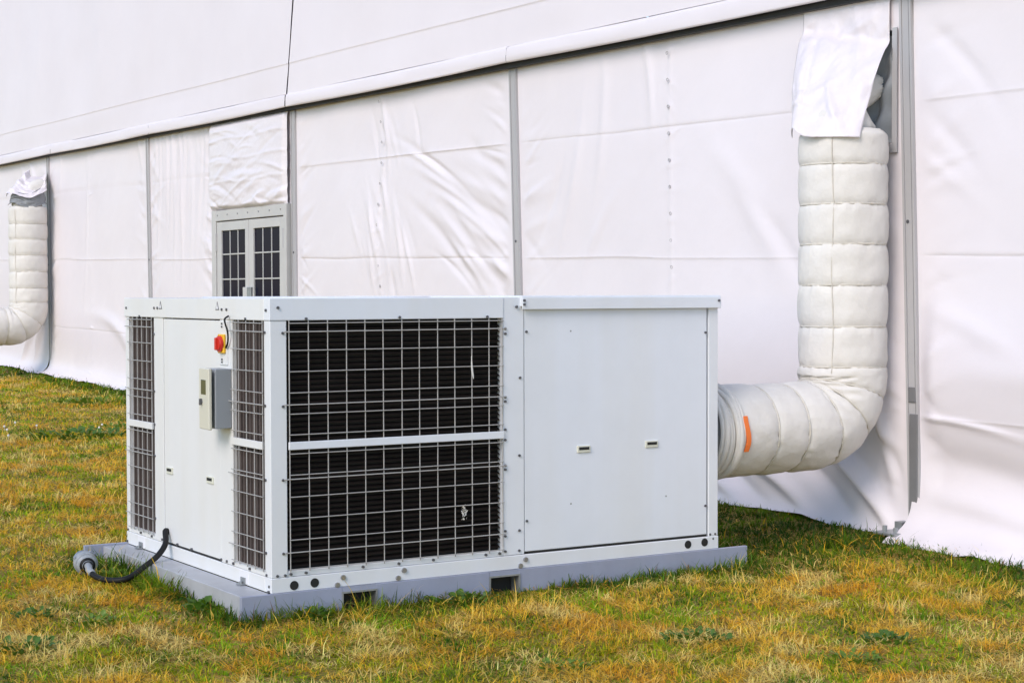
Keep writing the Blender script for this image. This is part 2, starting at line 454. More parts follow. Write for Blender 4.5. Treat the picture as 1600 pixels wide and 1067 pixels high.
# posts
def post(y, lean, wd, z0, z1, thick=.016, full=True):
    m = MB()
    def leaned(x0, x1, a, b_, zz0, zz1):
        pts = [(x0, y + a + lean * (zz0 - 1.5), zz0), (x1, y + a + lean * (zz0 - 1.5), zz0), (x1, y + b_ + lean * (zz0 - 1.5), zz0), (x0, y + b_ + lean * (zz0 - 1.5), zz0)]
        m.prism(pts, (0, lean * (zz1 - zz0), zz1 - zz0))
    h = wd / 2
    leaned(XW - thick, XW + .12, -h + .018, h - .018, z0, z1)              # web
    leaned(XW - thick - .006, XW + .03, -h, -h + .0165, z0, z1)            # keder rails, proud
    leaned(XW - thick - .006, XW + .03, h - .0165, h, z0, z1)
    o = tl(m.build('post', 'alu', tent))
    # dark groove between web and right rail
    m = MB()
    pts = [(XW - thick - .0015, y - h + .0165 + lean * (z0 - 1.5), z0), (XW - thick + .03, y - h + .0165 + lean * (z0 - 1.5), z0), (XW - thick + .03, y - h + .0245 + lean * (z0 - 1.5), z0), (XW - thick - .0015, y - h + .0245 + lean * (z0 - 1.5), z0)]
    m.prism(pts, (0, lean * (z1 - z0), z1 - z0))
    c = tl(m.build('keder_groove', 'alu_dark', o))
    for zz in (1.95,):
        m = MB(); yb = y + .012 + lean * (zz - 1.5)
        m.cyl((XW - thick - .004, yb, zz), (XW - thick + .003, yb, zz), .011, 10)
        tl(m.build('bolt_hole', 'bolt', o))
    return o
p0 = post(0.048, .031, .096, .155, 3.42)
post(4.445, .043, .104, .12, 3.42)
post(8.722, .010, .10, .2, 3.45)
post(12.89, .034, .09, .28, 3.48)
post(16.94, .017, .09, .36, 3.52)
post(-4.46, .02, .105, .05, 3.36)
post(21.27, .02, .105, .4, 3.6)
# the nearest post has a jointed lower sleeve and a foot plate
m = MB(); m.box(4.172, 4.1815, -.022, .045, .16, .80, .003); m.box(4.174, 4.1815, .000, .058, .87, .96, .002)
o = tl(m.build('post_sleeve', 'alu_shaded', p0))  # shade on the lower post is put into this darker grey
m = MB(); m.box(3.98, 4.22, -.03, .15, .085, .10, .003); m.box(4.10, 4.20, .03, .09, .10, .156); m.cyl((4.03, .10, .10), (4.03, .10, .135), .014, 8); m.cyl((4.04, .02, .10), (4.04, .02, .128), .014, 8)
tl(m.build('foot_plate', 'galv', p0))

# eave beam, valance, upper wall
def strip(name, y0, y1, ny, prof, material, seed, wob=0.004, sag=0.0):
    """prof: list of (x, dz from eave line); swept along y"""
    ys = np.linspace(y0, y1, ny); k = np.arange(len(prof))
    Y, K = np.meshgrid(ys, k)
    px = np.array([p_[0] for p_ in prof])[:, None]; pz = np.array([p_[1] for p_ in prof])[:, None]
    nz = (fbm(Y * 1.7 + seed, K * .6 + seed, 3) - .5) * 2
    X = px + wob * nz
    u = (Y - y0) / (y1 - y0)
    Z = eave_z(Y) + pz + wob * .6 * (fbm(Y * .9 + seed * 3, Y * 0, 2) - .5) - sag * np.sin(np.pi * u)
    return tl(link(name, grid_mesh(name, X, Y, Z), material, tent))
m = MB()
ya_, yb_ = -4.5, 21.5
bv = [(x, y, eave_z(y) + dz) for y, lo in ((ya_, -.052), (yb_, -.010)) for x, dz in ((4.135, lo), (4.178, lo), (4.178, .07), (4.135, .07))]
vv = [m.bm.verts.new(p_) for p_ in bv]
for f_i in ((0, 1, 2, 3), (7, 6, 5, 4), (0, 4, 5, 1), (1, 5, 6, 2), (2, 6, 7, 3), (3, 7, 4, 0)): m.bm.faces.new([vv[k] for k in f_i])
tl(m.build('eave_beam', 'eave', tent))
vprof = [(4.120, .010), (4.088, -.004), (4.079, -.002), (4.076, .012), (4.075, .05), (4.078, .085), (4.081, .108), (4.084, .118), (4.096, .124), (4.099, .135)]
cuts = (-4.5, 0.05, 4.45, 8.70, 12.62, 16.5, 21.3)
for i in range(6):
    strip('valance', cuts[i] + (.012 if i == 3 else .002), cuts[i + 1] - (.014 if i == 2 else .002), 90, vprof, 'fabric_upper', 20 + i, .006, 0.012)
# upper wall sections, leaning back a touch
def upper(y0, y1, seed, ny=150, nz=60):
    ys = np.linspace(y0, y1, ny); ts = np.unique(np.concatenate([np.linspace(0, 1, nz) ** 1.4, (.31 + np.linspace(-.03, .03, 11)) / 3.15]))
    Y, T = np.meshgrid(ys, ts)
    z0 = eave_z(Y) + .128
    Z = z0 + (6.7 - z0) * T
    u = (Y - y0) / (y1 - y0)
    d = .04 * (fbm(Y * .35 + seed, Z * .5, 3) - .5) + .012 * (fbm(Y * 1.6 + seed, Z * .9 + 5, 3) - .5)
    ln = .31 + .004 * np.sin(Y * 1.1)
    dz = Z - z0
    d += .004 * np.exp(-np.abs(dz - ln) / .007) + .003 * np.tanh((dz - ln) / .01) * np.exp(-np.abs(dz - ln) / .08)
    for k in range(14):
        yy = y0 + (y1 - y0) * (k + .5) / 14
        d += .010 * np.exp(-((Y - yy) / .25) ** 2) * sstep(.2, 1.5, dz) * math.sin(k * 2.3)
    d *= sstep(0, .25, dz) * .9 + .1
    X = 4.098 - d + .035 * (Z - z0)
    Y2 = Y - .025 * (Z - z0) * 0 - .10 * (Z - z0) * np.exp(-np.abs(Y - 8.7) / 2) 
    return tl(link('upper_panel', grid_mesh('upper_panel', X, Y2, Z), 'fabric_upper', tent))
upper(-4.5, 8.685, 31)
upper(8.715, 21.3, 33)
# dark joint behind the two upper sections
m = MB()
m.prism([(4.16, 8.60, 3.44), (4.20, 8.60, 3.44), (4.20, 8.80, 3.44), (4.16, 8.80, 3.44)], (.11, -.32, 3.2))
tl(m.build('upper_joint', 'eave', tent))
# roof, back and end walls close the tent
m = MB()
m.poly([(4.22, -4.5, 6.69), (4.22, 21.3, 6.69), (12.0, 21.3, 8.9), (12.0, -4.5, 8.9)])
m.poly([(19.8, -4.5, 6.69), (19.8, 21.3, 6.69), (12.0, 21.3, 8.9), (12.0, -4.5, 8.9)])
tl(m.build('roof_panel', 'fabric_upper', tent))
m = MB(); m.box(19.75, 19.8, -4.5, 21.3, -.1, 6.69); tl(m.build('back_wall', 'fabric_upper', tent))
for yy in (-4.53, 21.31):
    m = MB(); m.prism([(4.22, yy, -.1), (19.74, yy, -.1), (19.74, yy, 6.68), (12.0, yy, 8.88), (4.22, yy, 6.68)], (0, .02, 0)); tl(m.build('end_wall', 'fabric_upper', tent))

# ---- double door with panes
DX = 4.165
m = MB()
m.box(DX - .03, DX + .05, 10.685, 10.80, .20, 2.455, .004)
m.box(DX - .03, DX + .05, 8.815, 8.885, .18, 2.455, .004)
m.box(DX - .028, DX + .05, 8.887, 10.683, 2.335, 2.453, .004)
dfr = tl(m.build('door_frame', 'door_white', tent))
bmesh_bolt = MB().cyl((-.004, 0, 0), (.004, 0, 0), .008, 8).mesh('frame_bolt'); bmesh_bolt.materials.append(MATS['bolt_zinc'])
for k in range(7):
    o = link('frame_bolt', bmesh_bolt, None, dfr, (DX - .031, 8.95 + k * .28, 2.40)); tl(o)
rows = [2.225, 1.965, 1.69, 1.415, 1.14, .865, .59]
for (ya, yb, ga, gb_) in ((9.805, 10.675, 9.895, 10.55), (8.895, 9.795, 9.005, 9.675)):
    m = MB()
    m.box(DX - .018, DX + .022, ya, ga, .26, 2.325, .003); m.box(DX - .018, DX + .022, gb_, yb, .26, 2.325, .003)
    m.box(DX - .017, DX + .022, ga + .0005, gb_ - .0005, rows[0], 2.324, .003); m.box(DX - .017, DX + .022, ga + .0005, gb_ - .0005, .262, rows[-1], .003)
    leaf = tl(m.build('door_leaf', 'door_white', tent))
    cols = [ga + (gb_ - ga) * q / 3 for q in range(4)]
    for r_ in range(6):
        for c in range(3):
            m = MB(); m.box(DX + .000, DX + .008, cols[c] + .004, cols[c + 1] - .004, rows[r_ + 1] + .004, rows[r_] - .004)
            tl(m.build('pane', 'glass', leaf))
    for c in (1, 2):
        m = MB(); m.box(DX - .008, DX + .010, cols[c] - .0065, cols[c] + .0065, rows[-1], rows[0]); tl(m.build('muntin', 'door_white', leaf))
    for r_ in range(1, 6):
        m = MB(); m.box(DX - .0095, DX + .012, ga, gb_, rows[r_] - .0065, rows[r_] + .0065); tl(m.build('muntin', 'door_white', leaf))
    hy = ya if ya > 9.8 else yb
    m = MB(); m.box(DX - .045, DX - .0185, hy - .0 if ya > 9.8 else hy - .10, hy + .10 if ya > 9.8 else hy, 1.42, 1.60, .004); tl(m.build('lock_plate', 'door_white' if ya > 9.8 else 'galv', leaf))
    for zz in (2.1, 1.2):
        m = MB(); hy2 = yb - .004 if ya > 9.8 else ya - .012
        m.cyl((DX - .024, hy2 + .008, zz - .1), (DX - .024, hy2 + .008, zz + .1), .011, 8)
        m.build('hinge', 'alu', leaf)

# curtain rolled out over the door head: a loose crinkled pouch
def curtain():
    rg = np.random.default_rng(77)
    u = np.linspace(0, 1, 110); t = np.linspace(0, 1, 70)
    U, T = np.meshgrid(u, t)
    y0, y1 = 8.835, 10.89
    Y = y0 + (y1 - y0) * U
    zb = 2.432 + .014 * (Y - y0) + .012 * (vnoise(Y * 4, Y * 0) - .5)
    Z = zb + (eave_z(Y) - .01 - zb) * T
    d = .045 + .05 * np.sin(np.pi * U) ** .5 * (1 - T) ** .6 * (.4 + .6 * T ** .3)
    for k in range(60):
        d = d + ridge(Y, Z, rg.uniform(y0, y1), 2.45 + .95 * rg.random() ** 1.2, rg.uniform(-.45, .35), rg.uniform(.12, .5), rg.uniform(.010, .035), rg.uniform(-.008, .011))
    for k in range(16):
        d = d + ridge(Y, Z, rg.uniform(y0, y1), rg.uniform(2.44, 2.6), rg.uniform(-.6, .6), rg.uniform(.1, .25), rg.uniform(.012, .03), rg.uniform(-.013, .013))
    for zc in (2.75, 3.0, 3.22):
        d = d + .008 * np.exp(-np.abs(Z - zc - .012 * np.sin(Y * 5)) / .012)
    d = d * (sstep(0, .07, 1 - T) * .9 + .1) * (sstep(0, .03, U) * sstep(0, .03, 1 - U) * .6 + .4)
    d = d * sstep(-.02, .05, T) + .02
    o = tl(link('door_curtain', grid_mesh('door_curtain', XW - d, Y, Z), 'fabric_crinkle', tent))
    o['label'] = 'crinkled fabric curtain gathered over the door head'
curtain()

# ------------------------------------------------------------------ flexible ducts
class Path:
    """centre line in the plane y = const: along +x, a quarter bend up, vertical, a short bend into the wall"""
    def __init__(s, x0, xv, z0, zt, Rb=.30, Rt=.27):
        s.x0, s.xv, s.z0, s.zt, s.Rb, s.Rt = x0, xv, z0, zt, Rb, Rt
        s.l1 = xv - Rb - x0; s.l2 = s.l1 + Rb * math.pi / 2; s.l3 = s.l2 + (zt - z0 - Rb); s.l4 = s.l3 + Rt * math.pi / 2
    def at(s, q):
        if q < s.l1: return (s.x0 + q, s.z0, 0.0)
        if q < s.l2:
            a = (q - s.l1) / s.Rb
            return (s.xv - s.Rb + s.Rb * math.sin(a), s.z0 + s.Rb - s.Rb * math.cos(a), a)
        if q < s.l3: return (s.xv, s.z0 + s.Rb + q - s.l2, math.pi / 2)
        a = min((q - s.l3) / s.Rt, math.pi / 2)
        return (s.xv + s.Rt - s.Rt * math.cos(a), s.zt + s.Rt * math.sin(a), math.pi / 2 - a)
    def rad(s, q):
        r = .267
        if q > s.l3 - .05: r = .267 - .155 * min(1, (q - s.l3 + .05) / .20) 
        return r
def duct_segment(P_, Y, qa, qb, seed, nq=15, na=72, rin=.945):
    rg = np.random.default_rng(seed)
    qs = np.linspace(qa, qb, nq); A = np.linspace(0, 2 * math.pi, na + 1)
    ph = rg.uniform(0, 6.28, 6); fr = rg.integers(9, 38, 6)
    V = np.zeros((nq, na + 1, 3))
    for i, q in enumerate(qs):
        x, z, a = P_.at(q); r0 = P_.rad(q)
        u = (q - qa) / (qb - qa); e = abs(2 * u - 1)
        pr = rin + (1 - rin) * (1 - e ** 4.5)
        r = np.full(na + 1, r0 * pr)
        puck = sum(np.sin(A * fr[k] + ph[k] + 2.2 * (u - .5) * (k % 3)) for k in range(6)) / 6
        r += .0105 * puck * (math.exp(-(1 - e) / .28))
        r += .012 * (fbm(A * 3.2 + seed * 7.7 + u * 1.3, np.full_like(A, u * 2.0 + seed), 3) - .5) * np.minimum(1, np.minimum(A, 2 * math.pi - A) / .4)
        r += .008 * (vnoise(np.cos(A) * 2 + seed * 3.1, np.sin(A) * 2 + u * 1.5) - .5)
        # the bend bunches the cloth on its inner side
        bend = 1.0 if P_.l1 < q < P_.l2 else 0.0
        nx, nz_ = -math.sin(a), math.cos(a)            # points to the inner side of the first bend
        inner = np.clip(np.cos(A), 0, 1)
        r -= bend * .02 * inner * (1 + np.sin(A * 13 + q * 60)) * .5
        V[i, :, 0] = x + r * np.cos(A) * nx
        V[i, :, 2] = z + r * np.cos(A) * nz_
        V[i, :, 1] = Y + r * np.sin(A)
    return V
def ring_pts(P_, Y, q, k=.93, n=64, extra=0.0, wob=0, seed=0):
    x, z, a = P_.at(q); r0 = P_.rad(q) * k + extra
    rg = np.random.default_rng(seed); ph = rg.uniform(0, 6.28, 3)
    out = []
    for t in np.linspace(0, 2 * math.pi, n + 1):
        dq = wob * (math.sin(t + ph[0]) + .6 * math.sin(2 * t + ph[1]))
        rr = r0 + wob * .4 * math.sin(3 * t + ph[2])
        out.append((x - rr * math.cos(t) * math.sin(a) + dq * math.cos(a), Y + rr * math.sin(t), z + rr * math.cos(t) * math.cos(a) + dq * math.sin(a)))
    return out
def duct(Y, P_, seams, label, near=True, seed=0):
    root = empty('air_duct', (P_.x0, Y, P_.z0 - .27), label, 'duct', 'padded ducts feeding the tent')
    inv = Matrix.Translation(-Vector(root.location))
    def ch(o): o.matrix_parent_inverse = inv; return o
    for i in range(len(seams) - 1):
        V = duct_segment(P_, Y, seams[i], seams[i + 1], seed * 100 + i, 17 if near else 11, 84 if near else 48)
        ch(link('duct_segment', grid_mesh('duct_segment', V[..., 0], V[..., 1], V[..., 2]), 'duct', root))
    for i, q in enumerate(seams[1:-1]):
        ch(link('seam', tube_mesh('seam', ring_pts(P_, Y, q, .951), .0055 if near else .006, 6, cap=False), 'duct_seam', root, smooth=True))
    # long seam down the vertical run
    vs = [q for q in np.arange(P_.l2 + .02, P_.l3 - .02, .03)]
    pts = []
    for q in vs:
        x, z, a = P_.at(q)
        i = max(k for k in range(len(seams)) if seams[k] <= q); u = (q - seams[i]) / (seams[min(i + 1, len(seams) - 1)] - seams[i]); e = abs(2 * u - 1)
        rr = P_.rad(q) * (.945 + .055 * (1 - e ** 4.5)) + .002
        t = R(124) + .02 * math.sin(q * 9)      # seen a little left of the middle
        pts.append((x + rr * math.cos(t - math.pi / 2 + math.pi) * 1.0, Y + rr * math.sin(t - math.pi / 2 + math.pi), z))
    ch(link('long_seam', tube_mesh('long_seam', pts, .004, 6), 'duct_seam', root, smooth=True))
    # gathered mouth going into the wall
    V = duct_segment(P_, Y, seams[-1], P_.l4 + 0.0, seed * 100 + 77, 14, 84, rin=.80)
    n2 = vnoise(V[..., 1] * 30, V[..., 2] * 22)
    V[..., 0] -= .02 * n2
    ch(link('gathered_mouth', grid_mesh('gathered_mouth', V[..., 0], V[..., 1], V[..., 2]), 'duct', root))
    return root, ch

P1 = Path(2.80, 3.915, .73, 2.52, .30, .25)
L1 = P1.l1
base_s = P1.l2 - 1.03            # arc length minus z on the vertical run
seams1 = [.14, .40, .63, .88, 1.05, 1.20] + [base_s + z for z in (1.084, 1.324, 1.572, 1.814, 2.052, 2.29, 2.50)]
d1, ch1 = duct(.345, P1, seams1, 'cream padded air duct from the air conditioning unit up the near tent wall', True, 1)
# lashings round the neck: rope turns
for k in range(8):
    q = .0 + .021 * k
    pts = ring_pts(P1, .345, q, .93 + .028 * math.sin(k * 1.7) + .04 * (k / 7), 56, 0, .010, k + 3)
    ch1(link('rope_turn', tube_mesh('rope_turn', pts, .0135 + .003 * (k % 3), 8, cap=False), 'duct', d1, smooth=True))
# orange strap tail behind the ropes
m = MB(); xs = []
vs = []
for k in range(12):
    t = R(249 + k * 3.9) ; rr = .267 * 1.012
    vs.append((t, rr))
V0 = [(2.935 + .008 * math.sin(k * .5), .345 + rr * math.sin(t), .73 + rr * math.cos(t)) for k, (t, rr) in enumerate(vs)]
V1 = [(x + .030, y, z) for (x, y, z) in V0]
me = bpy.data.meshes.new('strap'); nn = len(V0)
W0 = [(x, .345 + (y - .345) * 1.025, .73 + (z - .73) * 1.025) for x, y, z in V0]; W1 = [(x + .030, y, z) for x, y, z in W0]
fs = []
for k in range(nn - 1):
    fs += [(k, k + 1, nn + k + 1, nn + k), (2 * nn + k, 3 * nn + k, 3 * nn + k + 1, 2 * nn + k + 1), (k, 2 * nn + k, 2 * nn + k + 1, k + 1), (nn + k, nn + k + 1, 3 * nn + k + 1, 3 * nn + k)]
fs += [(0, nn, 3 * nn, 2 * nn), (nn - 1, 3 * nn - 1, 4 * nn - 1, 2 * nn - 1)]
me.from_pydata(V0 + V1 + W0 + W1, [], fs); me.update()
o = ch1(link('strap', me, 'orange', d1)); o['label'] = 'bright orange strap end'

# vent flap of panel B draped over the duct top
def flap():
    u = np.linspace(0, 1, 60); t = np.linspace(0, 1, 80)
    U, T = np.meshgrid(u, t)
    c = np.array([3.915, .345]); vd = np.array([.681, .732]); rt = np.array([.732, -.681])
    al = np.radians(-98 + (19 + 98) * U); rr = .296
    bx = c[0] + rr * (-np.cos(al) * vd[0] + np.sin(al) * rt[0]); by = c[1] + rr * (-np.cos(al) * vd[1] + np.sin(al) * rt[1])
    bz = 2.455 + .055 * np.exp(-((U - .20) / .15) ** 2) - .02 * U
    ty = 1.00 - .775 * U; tz = 3.375 + .03 * U; tx = 4.178 - 0 * U
    e = T ** 1.15
    T0 = .16 + .20 * U; e2 = np.clip((T - T0) / (1 - T0), 0, 1); e2 = e2 * sstep(0, .12, e2)
    X = tx + (bx - tx) * (1 - (1 - e2) ** 1.12)
    Y = ty + (by - ty) * (.35 * e2 + .65 * e2 ** 1.25)
    Z = tz + (bz - tz) * T
    nz = (fbm(U * 4 + 3, T * 5, 3) - .5)
    d = .05 * nz * sstep(0, .3, T) + .02 * (fbm(U * 11 + T * 4, T * 9, 3) - .5) * sstep(0, .2, T) + .012 * np.sin((U * 1.0 + T * 2.2) * 6) * sstep(.2, .6, T) * (1 - .5 * U)
    d += ridge(U, T, .35, .72, -.3, .25, .03, .02) + ridge(U, T, .65, .78, .9, .2, .03, .022) + ridge(U, T, .5, .28, -.15, .3, .03, .015) + ridge(U, T, .2, .8, .1, .2, .02, .016)
    d = d * 1.6 + .05 * (np.abs(fbm(U * 3 + 8, T * 3.5 + U * 2, 2) - .5)) * sstep(.1, .4, T) + ridge(U, T, .75, .45, 1.1, .3, .05, .03) - ridge(U, T, .25, .55, 1.4, .3, .05, .03)
    X = X - d * .75; Y = Y - d * .5
    o = tl(link('vent_flap', grid_mesh('vent_flap', X, Y, Z), 'fabric_crinkle', pB))
    so = o.modifiers.new('thick', 'SOLIDIFY'); so.thickness = .002
    return o
flap()
# hem round the vent opening
m = MB()
m.box(4.178, 4.186, .165, .205, 2.37, 3.12); m.box(4.178, 4.186, .2055, .95, 2.37, 2.42)
tl(m.build('vent_hem', 'alu', pB))
# lining pulled out through the opening beside the duct mouth
def lining():
    u = np.linspace(0, 1, 30); t = np.linspace(0, 1, 50); U, T = np.meshgrid(u, t)
    Y = .20 + .34 * U; Z = 2.44 + .64 * T - .1 * U * (1 - T)
    X = 4.20 - .09 * np.sin(np.pi * np.clip(U * 1.1, 0, 1)) * (1 - T) ** .7 + .02 * np.sin(U * 18 + T * 6) + .012 * np.sin(T * 21 + U * 5)
    o = tl(link('vent_lining', grid_mesh('vent_lining', X, Y, Z), 'lining', pB))
lining()

P2 = Path(1.4, 3.86, 1.08, 2.80, .30, .26)
bs = P2.l2 - (1.08 + .30)
seams2 = [0, .30, .56, .82, 1.08, 1.34, 1.60, 1.86, 2.10, 2.30, 2.46] + [bs + z for z in (1.42, 1.62, 1.85, 2.08, 2.30, 2.52, 2.76)]
d2, ch2 = duct(16.86, P2, seams2, 'cream padded air duct at the far end of the tent, left of the door', False, 2)
m = MB(); m.cyl((1.395, 16.86, 1.08), (1.41, 16.86, 1.08), .25, 32); ch2(m.build('end_cap', 'duct', d2))
# crumpled flap over the far duct mouth
def flap2():
    u = np.linspace(0, 1, 50); t = np.linspace(0, 1, 50); U, T = np.meshgrid(u, t)
    c = np.array([3.86, 16.86]); vd = np.array([.285, .958]); rt = np.array([.958, -.285])
    al = np.radians(-100 + 165 * U); rr = .29
    bx = c[0] + rr * (-np.cos(al) * vd[0] + np.sin(al) * rt[0]); by = c[1] + rr * (-np.cos(al) * vd[1] + np.sin(al) * rt[1])
    bz = 2.86 + .10 * U + .05 * np.sin(U * 7)
    tx = 4.15 - .16 * (U < .6); ty = 17.35 - .42 * U; tz = 3.16 + .14 * np.exp(-((U - .35) / .12) ** 2) + .12 * U * U
    X = tx + (bx - tx) * (1 - (1 - T) ** 1.4); Y = ty + (by - ty) * T; Z = tz + (bz - tz) * T
    d = .14 * (fbm(U * 5, T * 6 + 4, 3) - .5) * sstep(0, .3, T)
    tl(link('vent_flap', grid_mesh('vent_flap', X - d * .5, Y - d * .7, Z + .4 * d), 'fabric_crinkle', pF))
    # grey lining bunched under it
    al = np.radians(-80 + 165 * U); rr = .262 - .04 * T
    bx = c[0] + rr * (-np.cos(al) * vd[0] + np.sin(al) * rt[0]); by = c[1] + rr * (-np.cos(al) * vd[1] + np.sin(al) * rt[1])
    Z = 2.77 + .14 * T + .10 * U * T + .03 * np.sin(U * 9)
    d = .05 * (fbm(U * 6, T * 5, 3) - .5)
    tl(link('vent_lining', grid_mesh('vent_lining', bx - d, by - d, Z), 'lining', pF))
flap2()

# ------------------------------------------------------------------ air conditioning unit
UL, UW = 2.675, 1.975
unit = empty('air_conditioning_unit', (0, 0, 0), 'large white packaged air conditioning unit on a grey steel skid on the grass', 'air conditioner')
Z0, ZT = .119, 1.507
m = MB(); m.box(.075, UL - .075, .075, UW - .075, .2, 1.44)
m.build('inner_dark', 'black', unit)  # black box: the shade inside the unit put into its colour
# front face, y = 0 outward
m = MB(); m.box(0, .085, 0, .062, .19, 1.40, .003); m.build('corner_post', 'paint_shell', unit)
m = MB(); m.box(1.285, 1.409, .001, .06, .192, 1.507, .002); m.build('divider_post', 'paint_skylit', unit)
m = MB(); m.box(2.610, UL, 0, .07, .19, 1.45, .003); m.build('corner_post', 'paint_shell', unit)
m = MB(); m.box(2.602, 2.609, .02, .05, .21, 1.45); m.build('gap_seal', 'black', unit)
m = MB(); m.box(-.004, 1.2845, -.004, .06, 1.401, ZT, .003); m.build('top_rail', 'paint_skylit', unit)
m = MB(); m.box(-.002, UL + .002, -.003, .07, Z0, .1895, .003); fbr = m.build('base_rail', 'paint_shell', unit)
m = MB(); m.box(.087, 1.2835, .004, .05, .191, .218, .002); m.build('guard_sill', 'paint_shell', unit)
pan = MB().box(1.4135, 2.6, .004, .05, .202, 1.445, .004, 2).build('side_panel', 'paint_skylit', unit)
m = MB(); m.box(1.4095, 1.4132, .008, .05, .2, 1.445); m.box(1.4095, 2.6, .006, .05, .1905, .2015); m.build('gap_seal', 'black', unit)
m = MB(); m.box(1.386, UL + .004, -.018, .30, 1.458, 1.514, .003); m.box(1.386, UL + .004, -.024, -.0185, 1.444, 1.506, .002); m.build('lid', 'paint_skylit', unit)
m = MB(); m.box(0.0, 1.385, .06, UW, 1.48, 1.506); m.box(1.386, UL, .301, UW, 1.48, 1.5125); m.build('roof_sheet', 'paint_shell', unit)
# fan guards on the roof
for yy in (.55, 1.42):
    m = MB()
    for k in range(40):
        a0, a1 = 2 * math.pi * k / 40, 2 * math.pi * (k + 1) / 40
        m.cyl((.69 + .42 * math.cos(a0), yy + .40 * math.sin(a0), 1.504), (.69 + .42 * math.cos(a1), yy + .40 * math.sin(a1), 1.504), .008, 6)
    for k in range(6):
        a0 = math.pi * k / 6; m.cyl((.69 + .42 * math.cos(a0), yy + .40 * math.sin(a0), 1.504), (.69 - .42 * math.cos(a0), yy - .40 * math.sin(a0), 1.504), .003, 5)
    m.build('fan_guard', 'paint_shell', unit)
# left face, x = 0 outward
m = MB(); m.box(0, .06, .0625, .068, .19, 1.40); m.build('guard_jamb', 'paint_sunlit', unit)
m = MB(); m.box(.001, .06, 1.392, 1.528, .192, 1.40, .002); m.build('frame_post', 'paint_sunlit', unit)
m = MB(); m.box(.001, .06, .452, .606, .192, 1.40, .002); m.build('frame_post', 'paint_sunlit', unit)
m = MB(); m.box(0, .06, 1.925, UW, .19, 1.40, .003); m.build('corner_post', 'paint_sunlit', unit)
m = MB(); m.box(-.005, .058, .061, UW + .004, 1.4005, ZT - .001, .003); m.build('top_rail', 'paint_sunlit', unit)
m = MB(); m.box(-.003, .068, .071, UW, Z0, .1895, .003); m.build('base_rail', 'paint_sunlit', unit)
m = MB(); m.box(.003, .05, .0685, .4515, .191, .216, .002); m.build('guard_sill', 'paint_sunlit', unit)
m = MB(); m.box(.003, .05, 1.5285, 1.9245, .191, .222, .002); m.build('guard_sill', 'paint_sunlit', unit)
lpan = MB().box(.004, .05, .611, 1.388, .200, 1.395, .004, 2).build('side_panel', 'paint_sunlit', unit)
m = MB(); m.box(.006, .05, .6065, .6105, .206, 1.396); m.box(.014, .05, 1.3885, 1.3915, .206, 1.396); m.box(.006, .05, .611, 1.388, .1905, .1995); m.build('gap_seal', 'black', unit)
# back and far end: plain sheets
m = MB(); m.box(UL - .02, UL, .0705, UW, .19, 1.455, .003); m.build('end_panel', 'paint_shell', unit)
m = MB(); m.box(.0605, UL - .021, UW - .02, UW, .19, 1.479, .003); m.build('back_panel', 'paint_shell', unit)
m = MB(); m.box(.069, UL, .0705, UW - .001, Z0 + .001, .1885); m.build('floor_pan', 'galv', unit)

# coils behind the guards
m = MB()
m.box(.087, 1.284, .058, .072, .219, 1.4)
fin = m.build('coil', 'black', unit)
m = MB()
for k in range(47):
    z = .232 + k * .025
    if .795 < z < .82: continue
    m.prism([(.108, .030, z), (.108, .056, z + .012), (.108, .056, z + .015), (.108, .030, z + .004)], (1.172, 0, 0))
f_ = m.build('coil_fins', 'coil_black', fin)
for (ya, yb) in ((.0685, .4515), (1.5285, 1.9245)):
    m = MB(); m.box(.026, .072, ya + .04, yb - .001, .217, 1.4); c_ = m.build('coil', 'coil_brown', unit)
    m = MB(); n_ = int((yb - ya - .03) / .013)
    for k in range(n_):
        y = ya + .045 + k * .013
        if y + .004 > yb: continue
        m.box(.016 + .004 * (k % 3), .0255, y, y + .004, .217, 1.4)
    m.build('coil_fins', 'coil_brown', c_)
# guards: every wire its own piece
ZR = [1.388, 1.26, 1.16, 1.06, .96, .862, .772, .672, .568, .465, .365, .262, .222]
ZB = [1.348, 1.004, .653, .306]
WR = .0027
def wire_mesh(name, L_, axis, r=WR):
    d = {'x': (L_, 0, 0), 'y': (0, L_, 0), 'z': (0, 0, L_)}[axis]
    me = MB().cyl((0, 0, 0), d, r, 7).mesh(name); me.materials.append(MATS['wire']); return me
def guard_front():
    m = MB(); m.box(.092, 1.2835, -.012, .0035, .791, .828, .002)
    g_ = m.build('guard', 'paint_skylit', unit)
    vm = wire_mesh('wire', 1.19, 'z'); hm = wire_mesh('wire', 1.19, 'x', .0024); bm_ = wire_mesh('brace_wire', 1.232, 'x', .0029)
    for i in range(13):
        x = .0975 + .1 * i if i < 12 else 1.278
        o = link('wire', vm, None, g_, (x, -.004, .212)); o.rotation_euler = (random.uniform(-.0015, .0015), random.uniform(-.002, .002), 0)
    for z in ZR[:-2] + [.225]:
        o = link('wire', hm, None, g_, (.092, -.0095, z)); o.rotation_euler = (0, random.uniform(-.002, .002), 0)
    for z in ZB:
        o = link('brace_wire', bm_, None, g_, (.063, -.0155, z)); o.rotation_euler = (0, random.uniform(-.0015, .0015), 0)
    return g_
